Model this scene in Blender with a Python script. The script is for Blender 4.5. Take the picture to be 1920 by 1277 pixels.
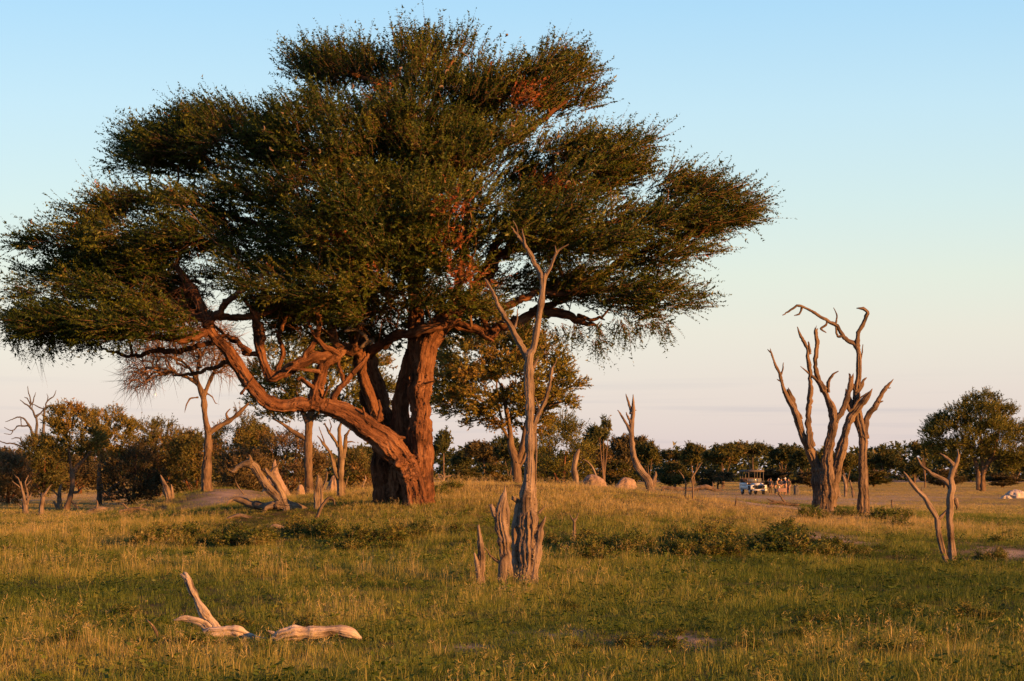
import bpy, math, random
import numpy as np
from mathutils import Vector
from mathutils.kdtree import KDTree

for o in list(bpy.data.objects):
    bpy.data.objects.remove(o)
R = math.radians
S = bpy.context.scene
COL = S.collection

# ------------------------------------------------------------------ camera
F, CX, HY, CAMZ = 4000.0, 960.0, 888.0, 2.2          # focal length, centre and horizon in photo pixels
cam = bpy.data.cameras.new('camera')
camo = bpy.data.objects.new('camera', cam)
COL.objects.link(camo)
camo.location = (0, 0, CAMZ)
camo.rotation_euler = (R(90), 0, 0)
cam.sensor_width = 36.0
cam.lens = F / 1920 * 36
cam.shift_y = (HY - 638.5) / 1920
cam.clip_start = 0.1
cam.clip_end = 9000
S.camera = camo

# ------------------------------------------------------------------ light
SUN_AZ, SUN_EL = 54.0, 10.0                           # degrees to the right of straight behind the camera
SKY_STRENGTH = 0.1
EXPOSURE = 1.5
SKY_GAIN = 2 ** -EXPOSURE
sx, sy = math.sin(R(SUN_AZ)), -math.cos(R(SUN_AZ))
w = bpy.data.worlds.new('World')
S.world = w
w.use_nodes = True
wn, wl = w.node_tree.nodes, w.node_tree.links
sky = wn.new('ShaderNodeTexSky')
sky.sky_type = 'NISHITA'
sky.sun_disc = False
sky.sun_elevation = R(SUN_EL)
sky.sun_rotation = math.atan2(sx, sy)
sky.altitude = 1000
sky.dust_density = 2.0
geo = wn.new('ShaderNodeTexCoord')
sep = wn.new('ShaderNodeSeparateXYZ')
wl.new(geo.outputs['Generated'], sep.inputs[0])
mr = wn.new('ShaderNodeMapRange')
mr.inputs[1].default_value = 0.0
mr.inputs[2].default_value = 1.0
mr.inputs[3].default_value = 0.0
mr.inputs[4].default_value = 1.0
wl.new(sep.outputs[2], mr.inputs[0])
pw = wn.new('ShaderNodeMath')
pw.operation = 'POWER'
pw.inputs[1].default_value = 0.5
wl.new(mr.outputs[0], pw.inputs[0])


def lin(r, g, b):
    f = lambda c: (c / 255 / 12.92) if c / 255 <= 0.04045 else ((c / 255 + 0.055) / 1.055) ** 2.4
    return (f(r), f(g), f(b), 1)


skr = wn.new('ShaderNodeValToRGB')
el = skr.color_ramp.elements
# evening sky: mauve at the horizon, cream above it, then pale to clear blue overhead
stops = [(0.0, lin(214, 198, 205)), (14 / 1000, lin(223, 206, 207)), (38 / 1000, lin(230, 215, 210)),
         (66 / 1000, lin(234, 227, 214)), (92 / 1000, lin(228, 234, 220)), (125 / 1000, lin(214, 235, 233)),
         (168 / 1000, lin(198, 231, 245)), (215 / 1000, lin(174, 220, 249)), (0.4, lin(112, 166, 222)),
         (0.7, lin(66, 108, 172)), (0.999, lin(50, 86, 150))]
while len(el) < len(stops):
    el.new(0.5)
for e_, (p_, c_) in zip(el, stops):
    e_.position = math.sqrt(p_)
    e_.color = c_
wl.new(pw.outputs[0], skr.inputs[0])
sc1 = wn.new('ShaderNodeVectorMath')
sc1.operation = 'SCALE'
sc1.inputs[3].default_value = SKY_GAIN / SKY_STRENGTH
wl.new(skr.outputs[0], sc1.inputs[0])
# thin streaks of cloud low over the horizon
az = wn.new('ShaderNodeMath')
az.operation = 'ARCTAN2'
wl.new(sep.outputs[0], az.inputs[0])
wl.new(sep.outputs[1], az.inputs[1])
cmb = wn.new('ShaderNodeCombineXYZ')
m1 = wn.new('ShaderNodeMath'); m1.operation = 'MULTIPLY'; m1.inputs[1].default_value = 6.0
m2 = wn.new('ShaderNodeMath'); m2.operation = 'MULTIPLY'; m2.inputs[1].default_value = 190.0
wl.new(az.outputs[0], m1.inputs[0]); wl.new(sep.outputs[2], m2.inputs[0])
wl.new(m1.outputs[0], cmb.inputs[0]); wl.new(m2.outputs[0], cmb.inputs[1])
cn = wn.new('ShaderNodeTexNoise'); cn.inputs['Scale'].default_value = 1.0; cn.inputs['Detail'].default_value = 4
wl.new(cmb.outputs[0], cn.inputs['Vector'])
cr = wn.new('ShaderNodeMapRange')
cr.inputs[1].default_value = 0.52; cr.inputs[2].default_value = 0.75
cr.inputs[3].default_value = 0.0; cr.inputs[4].default_value = 0.85
wl.new(cn.outputs[0], cr.inputs[0])
band = wn.new('ShaderNodeMapRange')
band.inputs[1].default_value = 0.05; band.inputs[2].default_value = 0.02
band.inputs[3].default_value = 0.0; band.inputs[4].default_value = 1.0
wl.new(sep.outputs[2], band.inputs[0])
mm = wn.new('ShaderNodeMath'); mm.operation = 'MULTIPLY'
wl.new(cr.outputs[0], mm.inputs[0]); wl.new(band.outputs[0], mm.inputs[1])
mixc = wn.new('ShaderNodeMix'); mixc.data_type = 'RGBA'
wl.new(mm.outputs[0], mixc.inputs[0])
wl.new(sc1.outputs[0], mixc.inputs[6])
cc = lin(190, 184, 196)
mixc.inputs[7].default_value = tuple(c * SKY_GAIN / SKY_STRENGTH for c in cc[:3]) + (1,)
mixs = wn.new('ShaderNodeMix'); mixs.data_type = 'RGBA'
mixs.inputs[0].default_value = 0.12                   # a share of the physical sky carries the sunset side
wl.new(mixc.outputs[2], mixs.inputs[6])
wl.new(sky.outputs[0], mixs.inputs[7])
wl.new(mixs.outputs[2], wn['Background'].inputs[0])
wn['Background'].inputs[1].default_value = SKY_STRENGTH

sl = bpy.data.lights.new('sun', 'SUN')
sl.energy = 5.0
sl.angle = R(0.55)
sl.color = (1.0, 0.405, 0.09)
so = bpy.data.objects.new('sun', sl)
COL.objects.link(so)
so.rotation_euler = Vector((-sx * math.cos(R(SUN_EL)), -sy * math.cos(R(SUN_EL)), -math.sin(R(SUN_EL)))).to_track_quat('-Z', 'Y').to_euler()

S.view_settings.view_transform = 'Standard'
S.view_settings.look = 'None'
S.view_settings.gamma = 1
S.view_settings.use_curve_mapping = False
S.view_settings.exposure = EXPOSURE
S.cycles.max_bounces = 5
S.cycles.diffuse_bounces = 3
S.cycles.transparent_max_bounces = 4

# ------------------------------------------------------------------ noise and terrain
def _hash(ix, iy, seed):
    n = (ix.astype(np.int64) * 374761393 + iy.astype(np.int64) * 668265263 + seed * 974711) & 0xFFFFFFFF
    n = ((n ^ (n >> 13)) * 1274126177) & 0xFFFFFFFF
    n = n ^ (n >> 16)
    return (n & 0xFFFF) / 65535.0


def vnoise(x, y, seed=0):
    x = np.asarray(x, float); y = np.asarray(y, float)
    ix = np.floor(x); iy = np.floor(y)
    fx = x - ix; fy = y - iy
    fx = fx * fx * (3 - 2 * fx); fy = fy * fy * (3 - 2 * fy)
    a = _hash(ix, iy, seed); b = _hash(ix + 1, iy, seed)
    c = _hash(ix, iy + 1, seed); d = _hash(ix + 1, iy + 1, seed)
    return (a * (1 - fx) + b * fx) * (1 - fy) + (c * (1 - fx) + d * fx) * fy


def fbm(x, y, seed=0, octs=4):
    s = 0; a = 0.5; t = 0
    for k in range(octs):
        s = s + a * vnoise(np.asarray(x) * 2 ** k, np.asarray(y) * 2 ** k, seed + 17 * k)
        t += a; a *= 0.55
    return s / t


def ground(x, y):
    x = np.asarray(x, float); y = np.asarray(y, float)
    sy_ = np.where(y < 80, 15.0, 11.0)
    m = 1.72 * np.exp(-0.5 * ((x + 1.2) / 9.0) ** 2 - 0.5 * ((y - 80) / sy_) ** 2)
    m = m + 1.05 * np.exp(-0.5 * ((x + 12.6) / 2.6) ** 2 - 0.5 * ((y - 92) / 4.0) ** 2)
    m = m + 0.55 * np.exp(-0.5 * ((x - 10.5) / 9.0) ** 2 - 0.5 * ((y - 96) / 9.0) ** 2)
    m = m + (fbm(x * 0.22, y * 0.22, 5) - 0.5) * 0.22 * np.clip(1 - (y - 120) / 80, 0, 1) * np.clip(y / 20, 0, 1)
    return m


def P(px, py, Y):
    return np.array([(px - CX) / F * Y, Y, CAMZ + (HY - py) / F * Y])


_YY = np.concatenate([np.arange(14, 160, 0.1), np.arange(160, 1200, 1.0)])


def hit(px, py):
    """distance at which the sight line through a pixel meets the ground"""
    g = ground((px - CX) / F * _YY, _YY)
    k = np.nonzero(CAMZ + (HY - py) / F * _YY <= g)[0]
    return float(_YY[k[0]]) if len(k) else 600.0


def sandmask(x, y):
    far = np.clip((y - 112) / 50, 0, 1) * 0.85
    n = fbm(x * 0.12, y * 0.05, 31)
    s = far * np.clip(0.45 + 1.6 * (n - 0.38), 0, 1)
    for (px, py, rx, ry, a) in SAND:
        s = np.maximum(s, a * np.exp(-((x - px) / rx) ** 2 - ((y - py) / ry) ** 2) * np.clip(0.3 + 2.2 * (fbm(x * 0.8, y * 0.5, 77) - 0.28), 0, 1))
    return np.minimum(s, 1)


SAND = []
for (px, py, rw, ry, a) in ((1545, 1012, 90, 3.5, .9), (1890, 1040, 80, 3.0, 1.2), (1000, 1192, 130, 1.3, .8), (880, 1212, 70, 1.0, .75),
                            (1230, 1200, 90, 1.1, 1.0), (1420, 944, 140, 10, 1.1), (1660, 945, 130, 9, 1.0), (440, 930, 75, 5, .95), (560, 1250, 70, .6, .5)):
    yy_ = hit(px, py)
    SAND.append(((px - CX) / F * yy_, yy_, rw / F * yy_, ry, a))

# ------------------------------------------------------------------ mesh helpers
def mk_mesh(name, V, faces, attrs=None, smooth=False):
    """V (n,3); faces a list of (m,k) index arrays; attrs {name: per-vertex floats}"""
    V = np.ascontiguousarray(V, np.float32)
    faces = [np.asarray(f, np.int32) for f in faces if len(f)]
    me = bpy.data.meshes.new(name)
    nl = sum(f.size for f in faces); npoly = sum(len(f) for f in faces)
    me.vertices.add(len(V)); me.vertices.foreach_set('co', V.ravel())
    me.loops.add(nl); me.polygons.add(npoly)
    me.loops.foreach_set('vertex_index', np.concatenate([f.ravel() for f in faces]))
    tot = np.concatenate([np.full(len(f), f.shape[1], np.int32) for f in faces])
    st = np.concatenate([[0], np.cumsum(tot)[:-1]]).astype(np.int32)
    me.polygons.foreach_set('loop_start', st)
    try:
        me.polygons.foreach_set('loop_total', tot)
    except Exception:
        pass
    if smooth:
        me.polygons.foreach_set('use_smooth', np.ones(npoly, bool))
    for k, a in (attrs or {}).items():
        at = me.attributes.new(k, 'FLOAT', 'POINT')
        at.data.foreach_set('value', np.ascontiguousarray(a, np.float32))
    me.update(calc_edges=True)
    return me


class MB:
    def __init__(self):
        self.V = []; self.Q = []; self.T = []; self.n = 0; self.A = []; self.SK = []; self.I = []; self.ns = 0

    def add(self, V, Q=None, T=None, a=None, sk=None, si=None):
        V = np.asarray(V, float)
        if Q is not None and len(Q): self.Q.append(np.asarray(Q) + self.n)
        if T is not None and len(T): self.T.append(np.asarray(T) + self.n)
        self.V.append(V); self.n += len(V)
        if sk is None:
            self.I.append(np.full(len(V), -1))
        else:
            self.I.append(np.asarray(si) + self.ns); self.SK.append(sk); self.ns += len(sk)
        self.A.append(np.full(len(V), 0.5) if a is None else np.broadcast_to(np.asarray(a, float), (len(V),)))

    def mesh(self, name, origin=(0, 0, 0), smooth=False):
        V = np.concatenate(self.V) - np.asarray(origin)
        fs = []
        if self.Q: fs.append(np.concatenate(self.Q))
        if self.T: fs.append(np.concatenate(self.T))
        me = mk_mesh(name, V, fs, {'tint': np.concatenate(self.A)}, smooth)
        if self.SK:
            self.org = np.asarray(origin, float)
            self.sk = np.concatenate(self.SK); self.idx = np.concatenate(self.I)
            self.put_bark(me, V, self.idx)
        return me

    def coords(self, V, idx):
        k = self.sk[np.maximum(idx, 0)]
        rel = V + self.org - k[:, 0:3]
        c = np.stack([(rel * k[:, 3:6]).sum(1), (rel * k[:, 6:9]).sum(1), k[:, 12] + (rel * k[:, 9:12]).sum(1)], 1)
        c[idx < 0] = V[idx < 0]
        return c

    def put_bark(self, me, V, idx):
        c = self.coords(V, idx)
        at = me.attributes.new('bark', 'FLOAT_VECTOR', 'POINT')
        at.data.foreach_set('vector', np.ascontiguousarray(c, np.float32).ravel())
        return c

    def box(self, c, s, rz=0.0, top=1.0):
        x, y, z = s[0] / 2, s[1] / 2, s[2] / 2
        v = np.array([(-x, -y, -z), (x, -y, -z), (x, y, -z), (-x, y, -z), (-x * top, -y * top, z), (x * top, -y * top, z), (x * top, y * top, z), (-x * top, y * top, z)])
        ca, sa = math.cos(rz), math.sin(rz)
        v = np.stack([v[:, 0] * ca - v[:, 1] * sa, v[:, 0] * sa + v[:, 1] * ca, v[:, 2]], 1) + np.asarray(c)
        self.add(v, [(0, 3, 2, 1), (4, 5, 6, 7), (0, 1, 5, 4), (1, 2, 6, 5), (2, 3, 7, 6), (3, 0, 4, 7)])
        return self


def norm(v):
    return v / (np.linalg.norm(v, axis=-1, keepdims=True) + 1e-9)


def frames(p):
    t = norm(np.gradient(p, axis=0))
    n = len(p)
    U = np.zeros((n, 3))
    ref = np.array([1.0, 0, 0]) if abs(t[0][0]) < 0.8 else np.array([0, 1.0, 0])
    u = norm(np.cross(t[0], ref)[None])[0]
    for i in range(n):
        u = u - t[i] * np.dot(u, t[i])
        l_ = np.linalg.norm(u)
        u = u / l_ if l_ > 1e-6 else norm(np.cross(t[i], ref)[None])[0]
        U[i] = u
    return t, U, np.cross(t, U)


def tube(mb, p, r, sides, rough=0.0, rng=None, freq=5, a=None, jag=False):
    p = np.asarray(p, float); r = np.asarray(r, float)
    t, U, W = frames(p)
    n = len(p)
    th = np.linspace(0, 2 * np.pi, sides, endpoint=False)
    rad = np.repeat(r[:, None], sides, 1)
    if rough > 0:
        s = np.concatenate([[0], np.cumsum(np.linalg.norm(np.diff(p, axis=0), axis=1))])
        rm = max(r.mean(), 0.01)
        d = np.zeros((n, sides))
        for k in range(7):
            f_ = rng.integers(2, freq + 1) if k < 5 else rng.integers(freq, max(freq + 1, sides // 2))
            ph = rng.uniform(0, 6.28); tw = rng.uniform(-0.35, 0.35) / rm * 0.22
            w1 = rng.uniform(.3, .9) / rm * 0.6; w2 = rng.uniform(0, 6.28)
            d += np.sin(f_ * th[None] + ph + tw * s[:, None] + 0.3 * np.sin(w1 * s[:, None] + w2)) / (1 + 0.18 * f_)
        # knots and swellings along the length
        kn = np.interp(s, np.arange(0, s[-1] + rm * 2, rm * 1.3), rng.uniform(-1, 1, len(np.arange(0, s[-1] + rm * 2, rm * 1.3))))
        d = -np.abs(d) * 0.45 + 0.25
        rad = rad * (1 + rough * d + rough * 0.45 * kn[:, None])
        rad += rough * 0.25 * rng.normal(0, 1, rad.shape) * r[:, None] * 0.25
    V = p[:, None] + rad[..., None] * (np.cos(th)[None, :, None] * U[:, None] + np.sin(th)[None, :, None] * W[:, None])
    if jag:                                            # splintered broken end
        V[-1] += t[-1] * (rng.uniform(-1.0, 2.4, sides) * r[-1])[:, None]
    V = V.reshape(-1, 3)
    i = np.arange(n - 1)[:, None] * sides; j = np.arange(sides)[None]; j2 = (j + 1) % sides
    Q = np.stack([i + j, i + j2, i + sides + j2, i + sides + j], -1).reshape(-1, 4)
    c0, c1 = len(V), len(V) + 1
    V = np.concatenate([V, p[:1] - t[:1] * r[0] * 0.2, p[-1:] + t[-1:] * r[-1] * (0.2 if jag else 0.9)])
    jj = np.arange(sides); jn = (jj + 1) % sides
    T = np.concatenate([np.stack([np.full(sides, c0), jn, jj], 1), np.stack([np.full(sides, c1), (n - 1) * sides + jj, (n - 1) * sides + jn], 1)])
    s_ = np.concatenate([[0], np.cumsum(np.linalg.norm(np.diff(p, axis=0), axis=1))]) + (mb.ns * 0.37) % 50
    sk = np.concatenate([p, U, W, t, s_[:, None]], 1)
    mb.add(V, Q, T, a, sk, np.concatenate([np.repeat(np.arange(n), sides), [0, n - 1]]))


def catmull(pts, step, s=0.27):
    # s: how round the bends are (0.5 round, 0 straight pieces)
    pts = np.asarray(pts, float)
    if len(pts) < 2: return pts
    e = np.concatenate([[2 * pts[0] - pts[1]], pts, [2 * pts[-1] - pts[-2]]])
    out = []
    for i in range(len(pts) - 1):
        a, b, c, d = e[i:i + 4]
        m = max(2, int(np.linalg.norm((c - b)[:3]) / step))
        t = np.linspace(0, 1, m, endpoint=False)[:, None]
        ma, mb_ = s * (c - a), s * (d - b)
        out.append((2 * t ** 3 - 3 * t * t + 1) * b + (t ** 3 - 2 * t * t + t) * ma + (-2 * t ** 3 + 3 * t * t) * c + (t ** 3 - t * t) * mb_)
    out.append(pts[-1:])
    return np.concatenate(out)


def chain_world(ch, Y):
    """ch: (px, py, radius_px[, depth_m]) rows traced along the wood -> world xyz + radius"""
    o_ = []
    for c in ch:
        y = Y + (c[3] if len(c) > 3 else 0.0)
        q = P(c[0], c[1], y)
        o_.append((q[0], q[1], q[2], c[2] / F * y))
    return np.array(o_)


# ------------------------------------------------------------------ materials
def newmat(name):
    m = bpy.data.materials.new(name)
    m.use_nodes = True
    n = m.node_tree.nodes
    n.clear()
    out = n.new('ShaderNodeOutputMaterial')
    return m, n, m.node_tree.links, out


def ramp(n, stops, interp='LINEAR'):
    r_ = n.new('ShaderNodeValToRGB')
    e = r_.color_ramp.elements
    r_.color_ramp.interpolation = interp
    while len(e) < len(stops): e.new(0.5)
    for x, (p_, c_) in zip(e, stops):
        x.position = p_; x.color = tuple(c_) + (1,)
    return r_


def mat_wood(name, c0, c1, c2, scale=3.0, stretch=0.22, bump=0.5, rough=0.9, fine=1.0, along=True):
    m, n, l, out = newmat(name)
    tc = n.new('ShaderNodeTexCoord')
    mp = n.new('ShaderNodeMapping')
    mp.inputs['Scale'].default_value = (1, 1, stretch)
    ba = n.new('ShaderNodeAttribute'); ba.attribute_name = 'bark'
    src = ba.outputs['Vector'] if along else tc.outputs['Object']
    l.new(src, mp.inputs[0])
    a = n.new('ShaderNodeTexNoise'); a.inputs['Scale'].default_value = scale * 4; a.inputs['Detail'].default_value = 8; a.inputs['Roughness'].default_value = 0.7
    a.inputs['Distortion'].default_value = 0.6
    l.new(mp.outputs[0], a.inputs['Vector'])
    b = n.new('ShaderNodeTexNoise'); b.inputs['Scale'].default_value = scale * 0.45; b.inputs['Detail'].default_value = 4
    l.new(src, b.inputs['Vector'])
    mx = n.new('ShaderNodeMath'); mx.operation = 'MULTIPLY_ADD'; mx.inputs[1].default_value = 0.55
    l.new(a.outputs[0], mx.inputs[0])
    m3 = n.new('ShaderNodeMath'); m3.operation = 'MULTIPLY'; m3.inputs[1].default_value = 0.45
    l.new(b.outputs[0], m3.inputs[0]); l.new(m3.outputs[0], mx.inputs[2])
    rp = ramp(n, [(0.39, c0), (0.49, c1), (0.63, c2)])
    l.new(mx.outputs[0], rp.inputs[0])
    bs = n.new('ShaderNodeBsdfPrincipled')
    bs.inputs['Roughness'].default_value = rough
    bs.inputs['Specular IOR Level'].default_value = 0.15
    l.new(rp.outputs[0], bs.inputs['Base Color'])
    v = n.new('ShaderNodeTexVoronoi'); v.feature = 'F1'; v.inputs['Scale'].default_value = scale * 5
    l.new(mp.outputs[0], v.inputs['Vector'])
    ad = n.new('ShaderNodeMath'); ad.operation = 'MULTIPLY_ADD'; ad.inputs[1].default_value = 0.6
    l.new(v.outputs['Distance'], ad.inputs[0]); l.new(a.outputs[0], ad.inputs[2])
    bp = n.new('ShaderNodeBump'); bp.inputs['Strength'].default_value = bump; bp.inputs['Distance'].default_value = 0.05 * fine
    l.new(ad.outputs[0], bp.inputs['Height'])
    l.new(bp.outputs[0], bs.inputs['Normal'])
    l.new(bs.outputs[0], out.inputs[0])
    return m


def mat_leaf(name, stops, trans=0.3, instancer=False):
    m, n, l, out = newmat(name)
    at = n.new('ShaderNodeAttribute'); at.attribute_name = 'tint'
    rp = ramp(n, stops)
    if instancer:
        a2 = n.new('ShaderNodeAttribute'); a2.attribute_name = 'dry'; a2.attribute_type = 'INSTANCER'
        ad = n.new('ShaderNodeMath'); ad.operation = 'ADD'
        l.new(at.outputs['Fac'], ad.inputs[0]); l.new(a2.outputs['Fac'], ad.inputs[1])
        l.new(ad.outputs[0], rp.inputs[0])
    else:
        l.new(at.outputs['Fac'], rp.inputs[0])
    d = n.new('ShaderNodeBsdfDiffuse'); t = n.new('ShaderNodeBsdfTranslucent'); g = n.new('ShaderNodeBsdfGlossy')
    g.inputs['Roughness'].default_value = 0.45
    g.inputs['Color'].default_value = (0.6, 0.6, 0.6, 1)
    l.new(rp.outputs[0], d.inputs[0]); l.new(rp.outputs[0], t.inputs[0])
    x = n.new('ShaderNodeMixShader'); x.inputs[0].default_value = trans
    l.new(d.outputs[0], x.inputs[1]); l.new(t.outputs[0], x.inputs[2])
    y = n.new('ShaderNodeMixShader'); y.inputs[0].default_value = 0.02
    l.new(x.outputs[0], y.inputs[1]); l.new(g.outputs[0], y.inputs[2])
    l.new(y.outputs[0], out.inputs[0])
    return m


def mat_plain(name, c, rough=0.6, metal=0.0, noise=0.15, scale=6.0, spec=0.4):
    m, n, l, out = newmat(name)
    bs = n.new('ShaderNodeBsdfPrincipled')
    tc = n.new('ShaderNodeTexCoord'); a = n.new('ShaderNodeTexNoise'); a.inputs['Scale'].default_value = scale; a.inputs['Detail'].default_value = 5
    l.new(tc.outputs['Object'], a.inputs['Vector'])
    rp = ramp(n, [(0.3, tuple(x * (1 - noise) for x in c)), (0.7, tuple(min(1, x * (1 + noise)) for x in c))])
    l.new(a.outputs[0], rp.inputs[0]); l.new(rp.outputs[0], bs.inputs['Base Color'])
    bs.inputs['Roughness'].default_value = rough; bs.inputs['Metallic'].default_value = metal
    bs.inputs['Specular IOR Level'].default_value = spec
    l.new(bs.outputs[0], out.inputs[0])
    return m


M = {}
M['bark'] = mat_wood('camelthorn_bark', (0.020, 0.010, 0.007), (0.090, 0.040, 0.021), (0.20, 0.105, 0.060), 2.6, 0.16, 1.0)
M['bark2'] = mat_wood('pale_bark', (0.04, 0.027, 0.019), (0.10, 0.069, 0.047), (0.165, 0.118, 0.082), 2.0, 0.25, 0.6)
M['dead'] = mat_wood('weathered_wood', (0.04, 0.028, 0.021), (0.135, 0.104, 0.08), (0.23, 0.185, 0.15), 4.0, 0.07, 0.8)
M['deadwhite'] = mat_wood('bleached_wood', (0.06, 0.045, 0.036), (0.30, 0.25, 0.21), (0.47, 0.41, 0.36), 4.0, 0.1, 0.7)
M['deaddark'] = mat_wood('dark_dead_wood', (0.03, 0.023, 0.018), (0.105, 0.078, 0.058), (0.19, 0.145, 0.11), 3.0, 0.08, 0.8)
M['deadgreyshade'] = mat_wood('grey_shaded_dead_wood', (0.03, 0.029, 0.029), (0.065, 0.063, 0.062), (0.10, 0.097, 0.095), 2.4, 0.14, 0.6)  # grey wood, darkened so its colour carries the shade on the far-left tree
M['twig'] = mat_wood('twig_bark', (0.05, 0.032, 0.022), (0.12, 0.072, 0.045), (0.19, 0.115, 0.075), 3, 1, 0.1, along=False)
M['russettwig'] = mat_wood('russet_twig', (0.07, 0.036, 0.022), (0.13, 0.062, 0.036), (0.18, 0.09, 0.05), 3, 1, 0.1, along=False)
M['leaf'] = mat_leaf('camelthorn_leaf', [(0.0, (0.014, 0.028, 0.005)), (0.35, (0.033, 0.054, 0.007)), (0.62, (0.064, 0.086, 0.011)), (0.85, (0.115, 0.118, 0.018)), (0.91, (0.15, 0.07, 0.02)), (1.0, (0.24, 0.075, 0.028))], 0.33)
M['leafolive'] = mat_leaf('olive_leaf', [(0.0, (0.036, 0.044, 0.008)), (0.5, (0.115, 0.118, 0.018)), (0.85, (0.20, 0.175, 0.03)), (1.0, (0.24, 0.16, 0.04))], 0.38)
M['leafgold'] = mat_leaf('golden_leaf', [(0.0, (0.05, 0.05, 0.011)), (0.5, (0.135, 0.122, 0.025)), (0.85, (0.22, 0.17, 0.038)), (1.0, (0.25, 0.155, 0.045))], 0.35)
M['leafbush'] = mat_leaf('bush_leaf', [(0.0, (0.026, 0.032, 0.008)), (0.5, (0.070, 0.074, 0.016)), (0.85, (0.13, 0.11, 0.028)), (1.0, (0.16, 0.10, 0.035))], 0.25)
M['leafbrown'] = mat_leaf('brown_bush_leaf', [(0.0, (0.030, 0.027, 0.012)), (0.5, (0.075, 0.064, 0.026)), (0.9, (0.13, 0.098, 0.042)), (1.0, (0.15, 0.10, 0.05))], 0.2)
M['leaffar'] = mat_leaf('far_leaf', [(0.0, (0.017, 0.026, 0.009)), (0.5, (0.042, 0.052, 0.015)), (0.85, (0.080, 0.078, 0.023)), (1.0, (0.12, 0.09, 0.032))], 0.18)
M['leafshrub'] = mat_leaf('shrub_leaf', [(0.0, (0.016, 0.030, 0.006)), (0.5, (0.045, 0.072, 0.011)), (0.85, (0.10, 0.12, 0.02)), (1.0, (0.16, 0.14, 0.035))], 0.3)
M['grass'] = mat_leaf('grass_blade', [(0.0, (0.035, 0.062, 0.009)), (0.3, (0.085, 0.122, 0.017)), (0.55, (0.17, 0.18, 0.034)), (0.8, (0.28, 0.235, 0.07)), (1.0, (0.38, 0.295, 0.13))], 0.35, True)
M['termite'] = mat_wood('termite_earth', (0.13, 0.095, 0.07), (0.21, 0.155, 0.12), (0.28, 0.21, 0.165), 1.6, 1.0, 0.6, along=False)
M['greyearth'] = mat_wood('grey_earth', (0.22, 0.19, 0.165), (0.34, 0.30, 0.265), (0.44, 0.40, 0.355), 1.6, 1.0, 0.6, along=False)


def mat_ground():
    m, n, l, out = newmat('savanna_ground')
    tc = n.new('ShaderNodeTexCoord')
    a = n.new('ShaderNodeTexNoise'); a.inputs['Scale'].default_value = 2.2; a.inputs['Detail'].default_value = 10; a.inputs['Roughness'].default_value = 0.7
    l.new(tc.outputs['Object'], a.inputs['Vector'])
    b = n.new('ShaderNodeTexNoise'); b.inputs['Scale'].default_value = 0.09; b.inputs['Detail'].default_value = 6
    l.new(tc.outputs['Object'], b.inputs['Vector'])
    soil = ramp(n, [(0.3, (0.055, 0.042, 0.02)), (0.5, (0.10, 0.078, 0.035)), (0.7, (0.17, 0.12, 0.06))])
    l.new(a.outputs[0], soil.inputs[0])
    sand = ramp(n, [(0.3, (0.28, 0.205, 0.14)), (0.5, (0.37, 0.285, 0.21)), (0.72, (0.44, 0.355, 0.275))])
    mx = n.new('ShaderNodeMath'); mx.operation = 'MULTIPLY_ADD'; mx.inputs[1].default_value = 0.5
    m2_ = n.new('ShaderNodeMath'); m2_.operation = 'MULTIPLY'; m2_.inputs[1].default_value = 0.5
    l.new(b.outputs[0], m2_.inputs[0]); l.new(a.outputs[0], mx.inputs[0]); l.new(m2_.outputs[0], mx.inputs[2])
    l.new(mx.outputs[0], sand.inputs[0])
    at = n.new('ShaderNodeAttribute'); at.attribute_name = 'tint'
    mix = n.new('ShaderNodeMix'); mix.data_type = 'RGBA'
    l.new(at.outputs['Fac'], mix.inputs[0]); l.new(soil.outputs[0], mix.inputs[6]); l.new(sand.outputs[0], mix.inputs[7])
    bs = n.new('ShaderNodeBsdfPrincipled'); bs.inputs['Roughness'].default_value = 1.0; bs.inputs['Specular IOR Level'].default_value = 0.0
    l.new(mix.outputs[2], bs.inputs['Base Color'])
    bp = n.new('ShaderNodeBump'); bp.inputs['Strength'].default_value = 0.6; bp.inputs['Distance'].default_value = 0.06
    l.new(a.outputs[0], bp.inputs['Height']); l.new(bp.outputs[0], bs.inputs['Normal'])
    l.new(bs.outputs[0], out.inputs[0])
    return m


M['ground'] = mat_ground()

# ------------------------------------------------------------------ object helpers
def link(name, me, mat, parent=None, kind=None, loc=None):
    if mat is not None: me.materials.append(mat) if not me.materials else None
    o_ = bpy.data.objects.new(name, me)
    COL.objects.link(o_)
    if parent is not None: o_.parent = parent
    if loc is not None: o_.location = [float(v) for v in loc]
    if kind: o_['kind'] = kind
    return o_


def tag(o_, label, cat, group=None, kind=None):
    o_['label'] = label; o_['category'] = cat
    if group: o_['group'] = group
    if kind: o_['kind'] = kind
    return o_


def thing(name, label, cat, loc, group=None):
    o_ = bpy.data.objects.new(name, None)
    o_.empty_display_size = 0.3
    COL.objects.link(o_)
    o_.location = [float(v) for v in loc]
    return tag(o_, label, cat, group)


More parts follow.
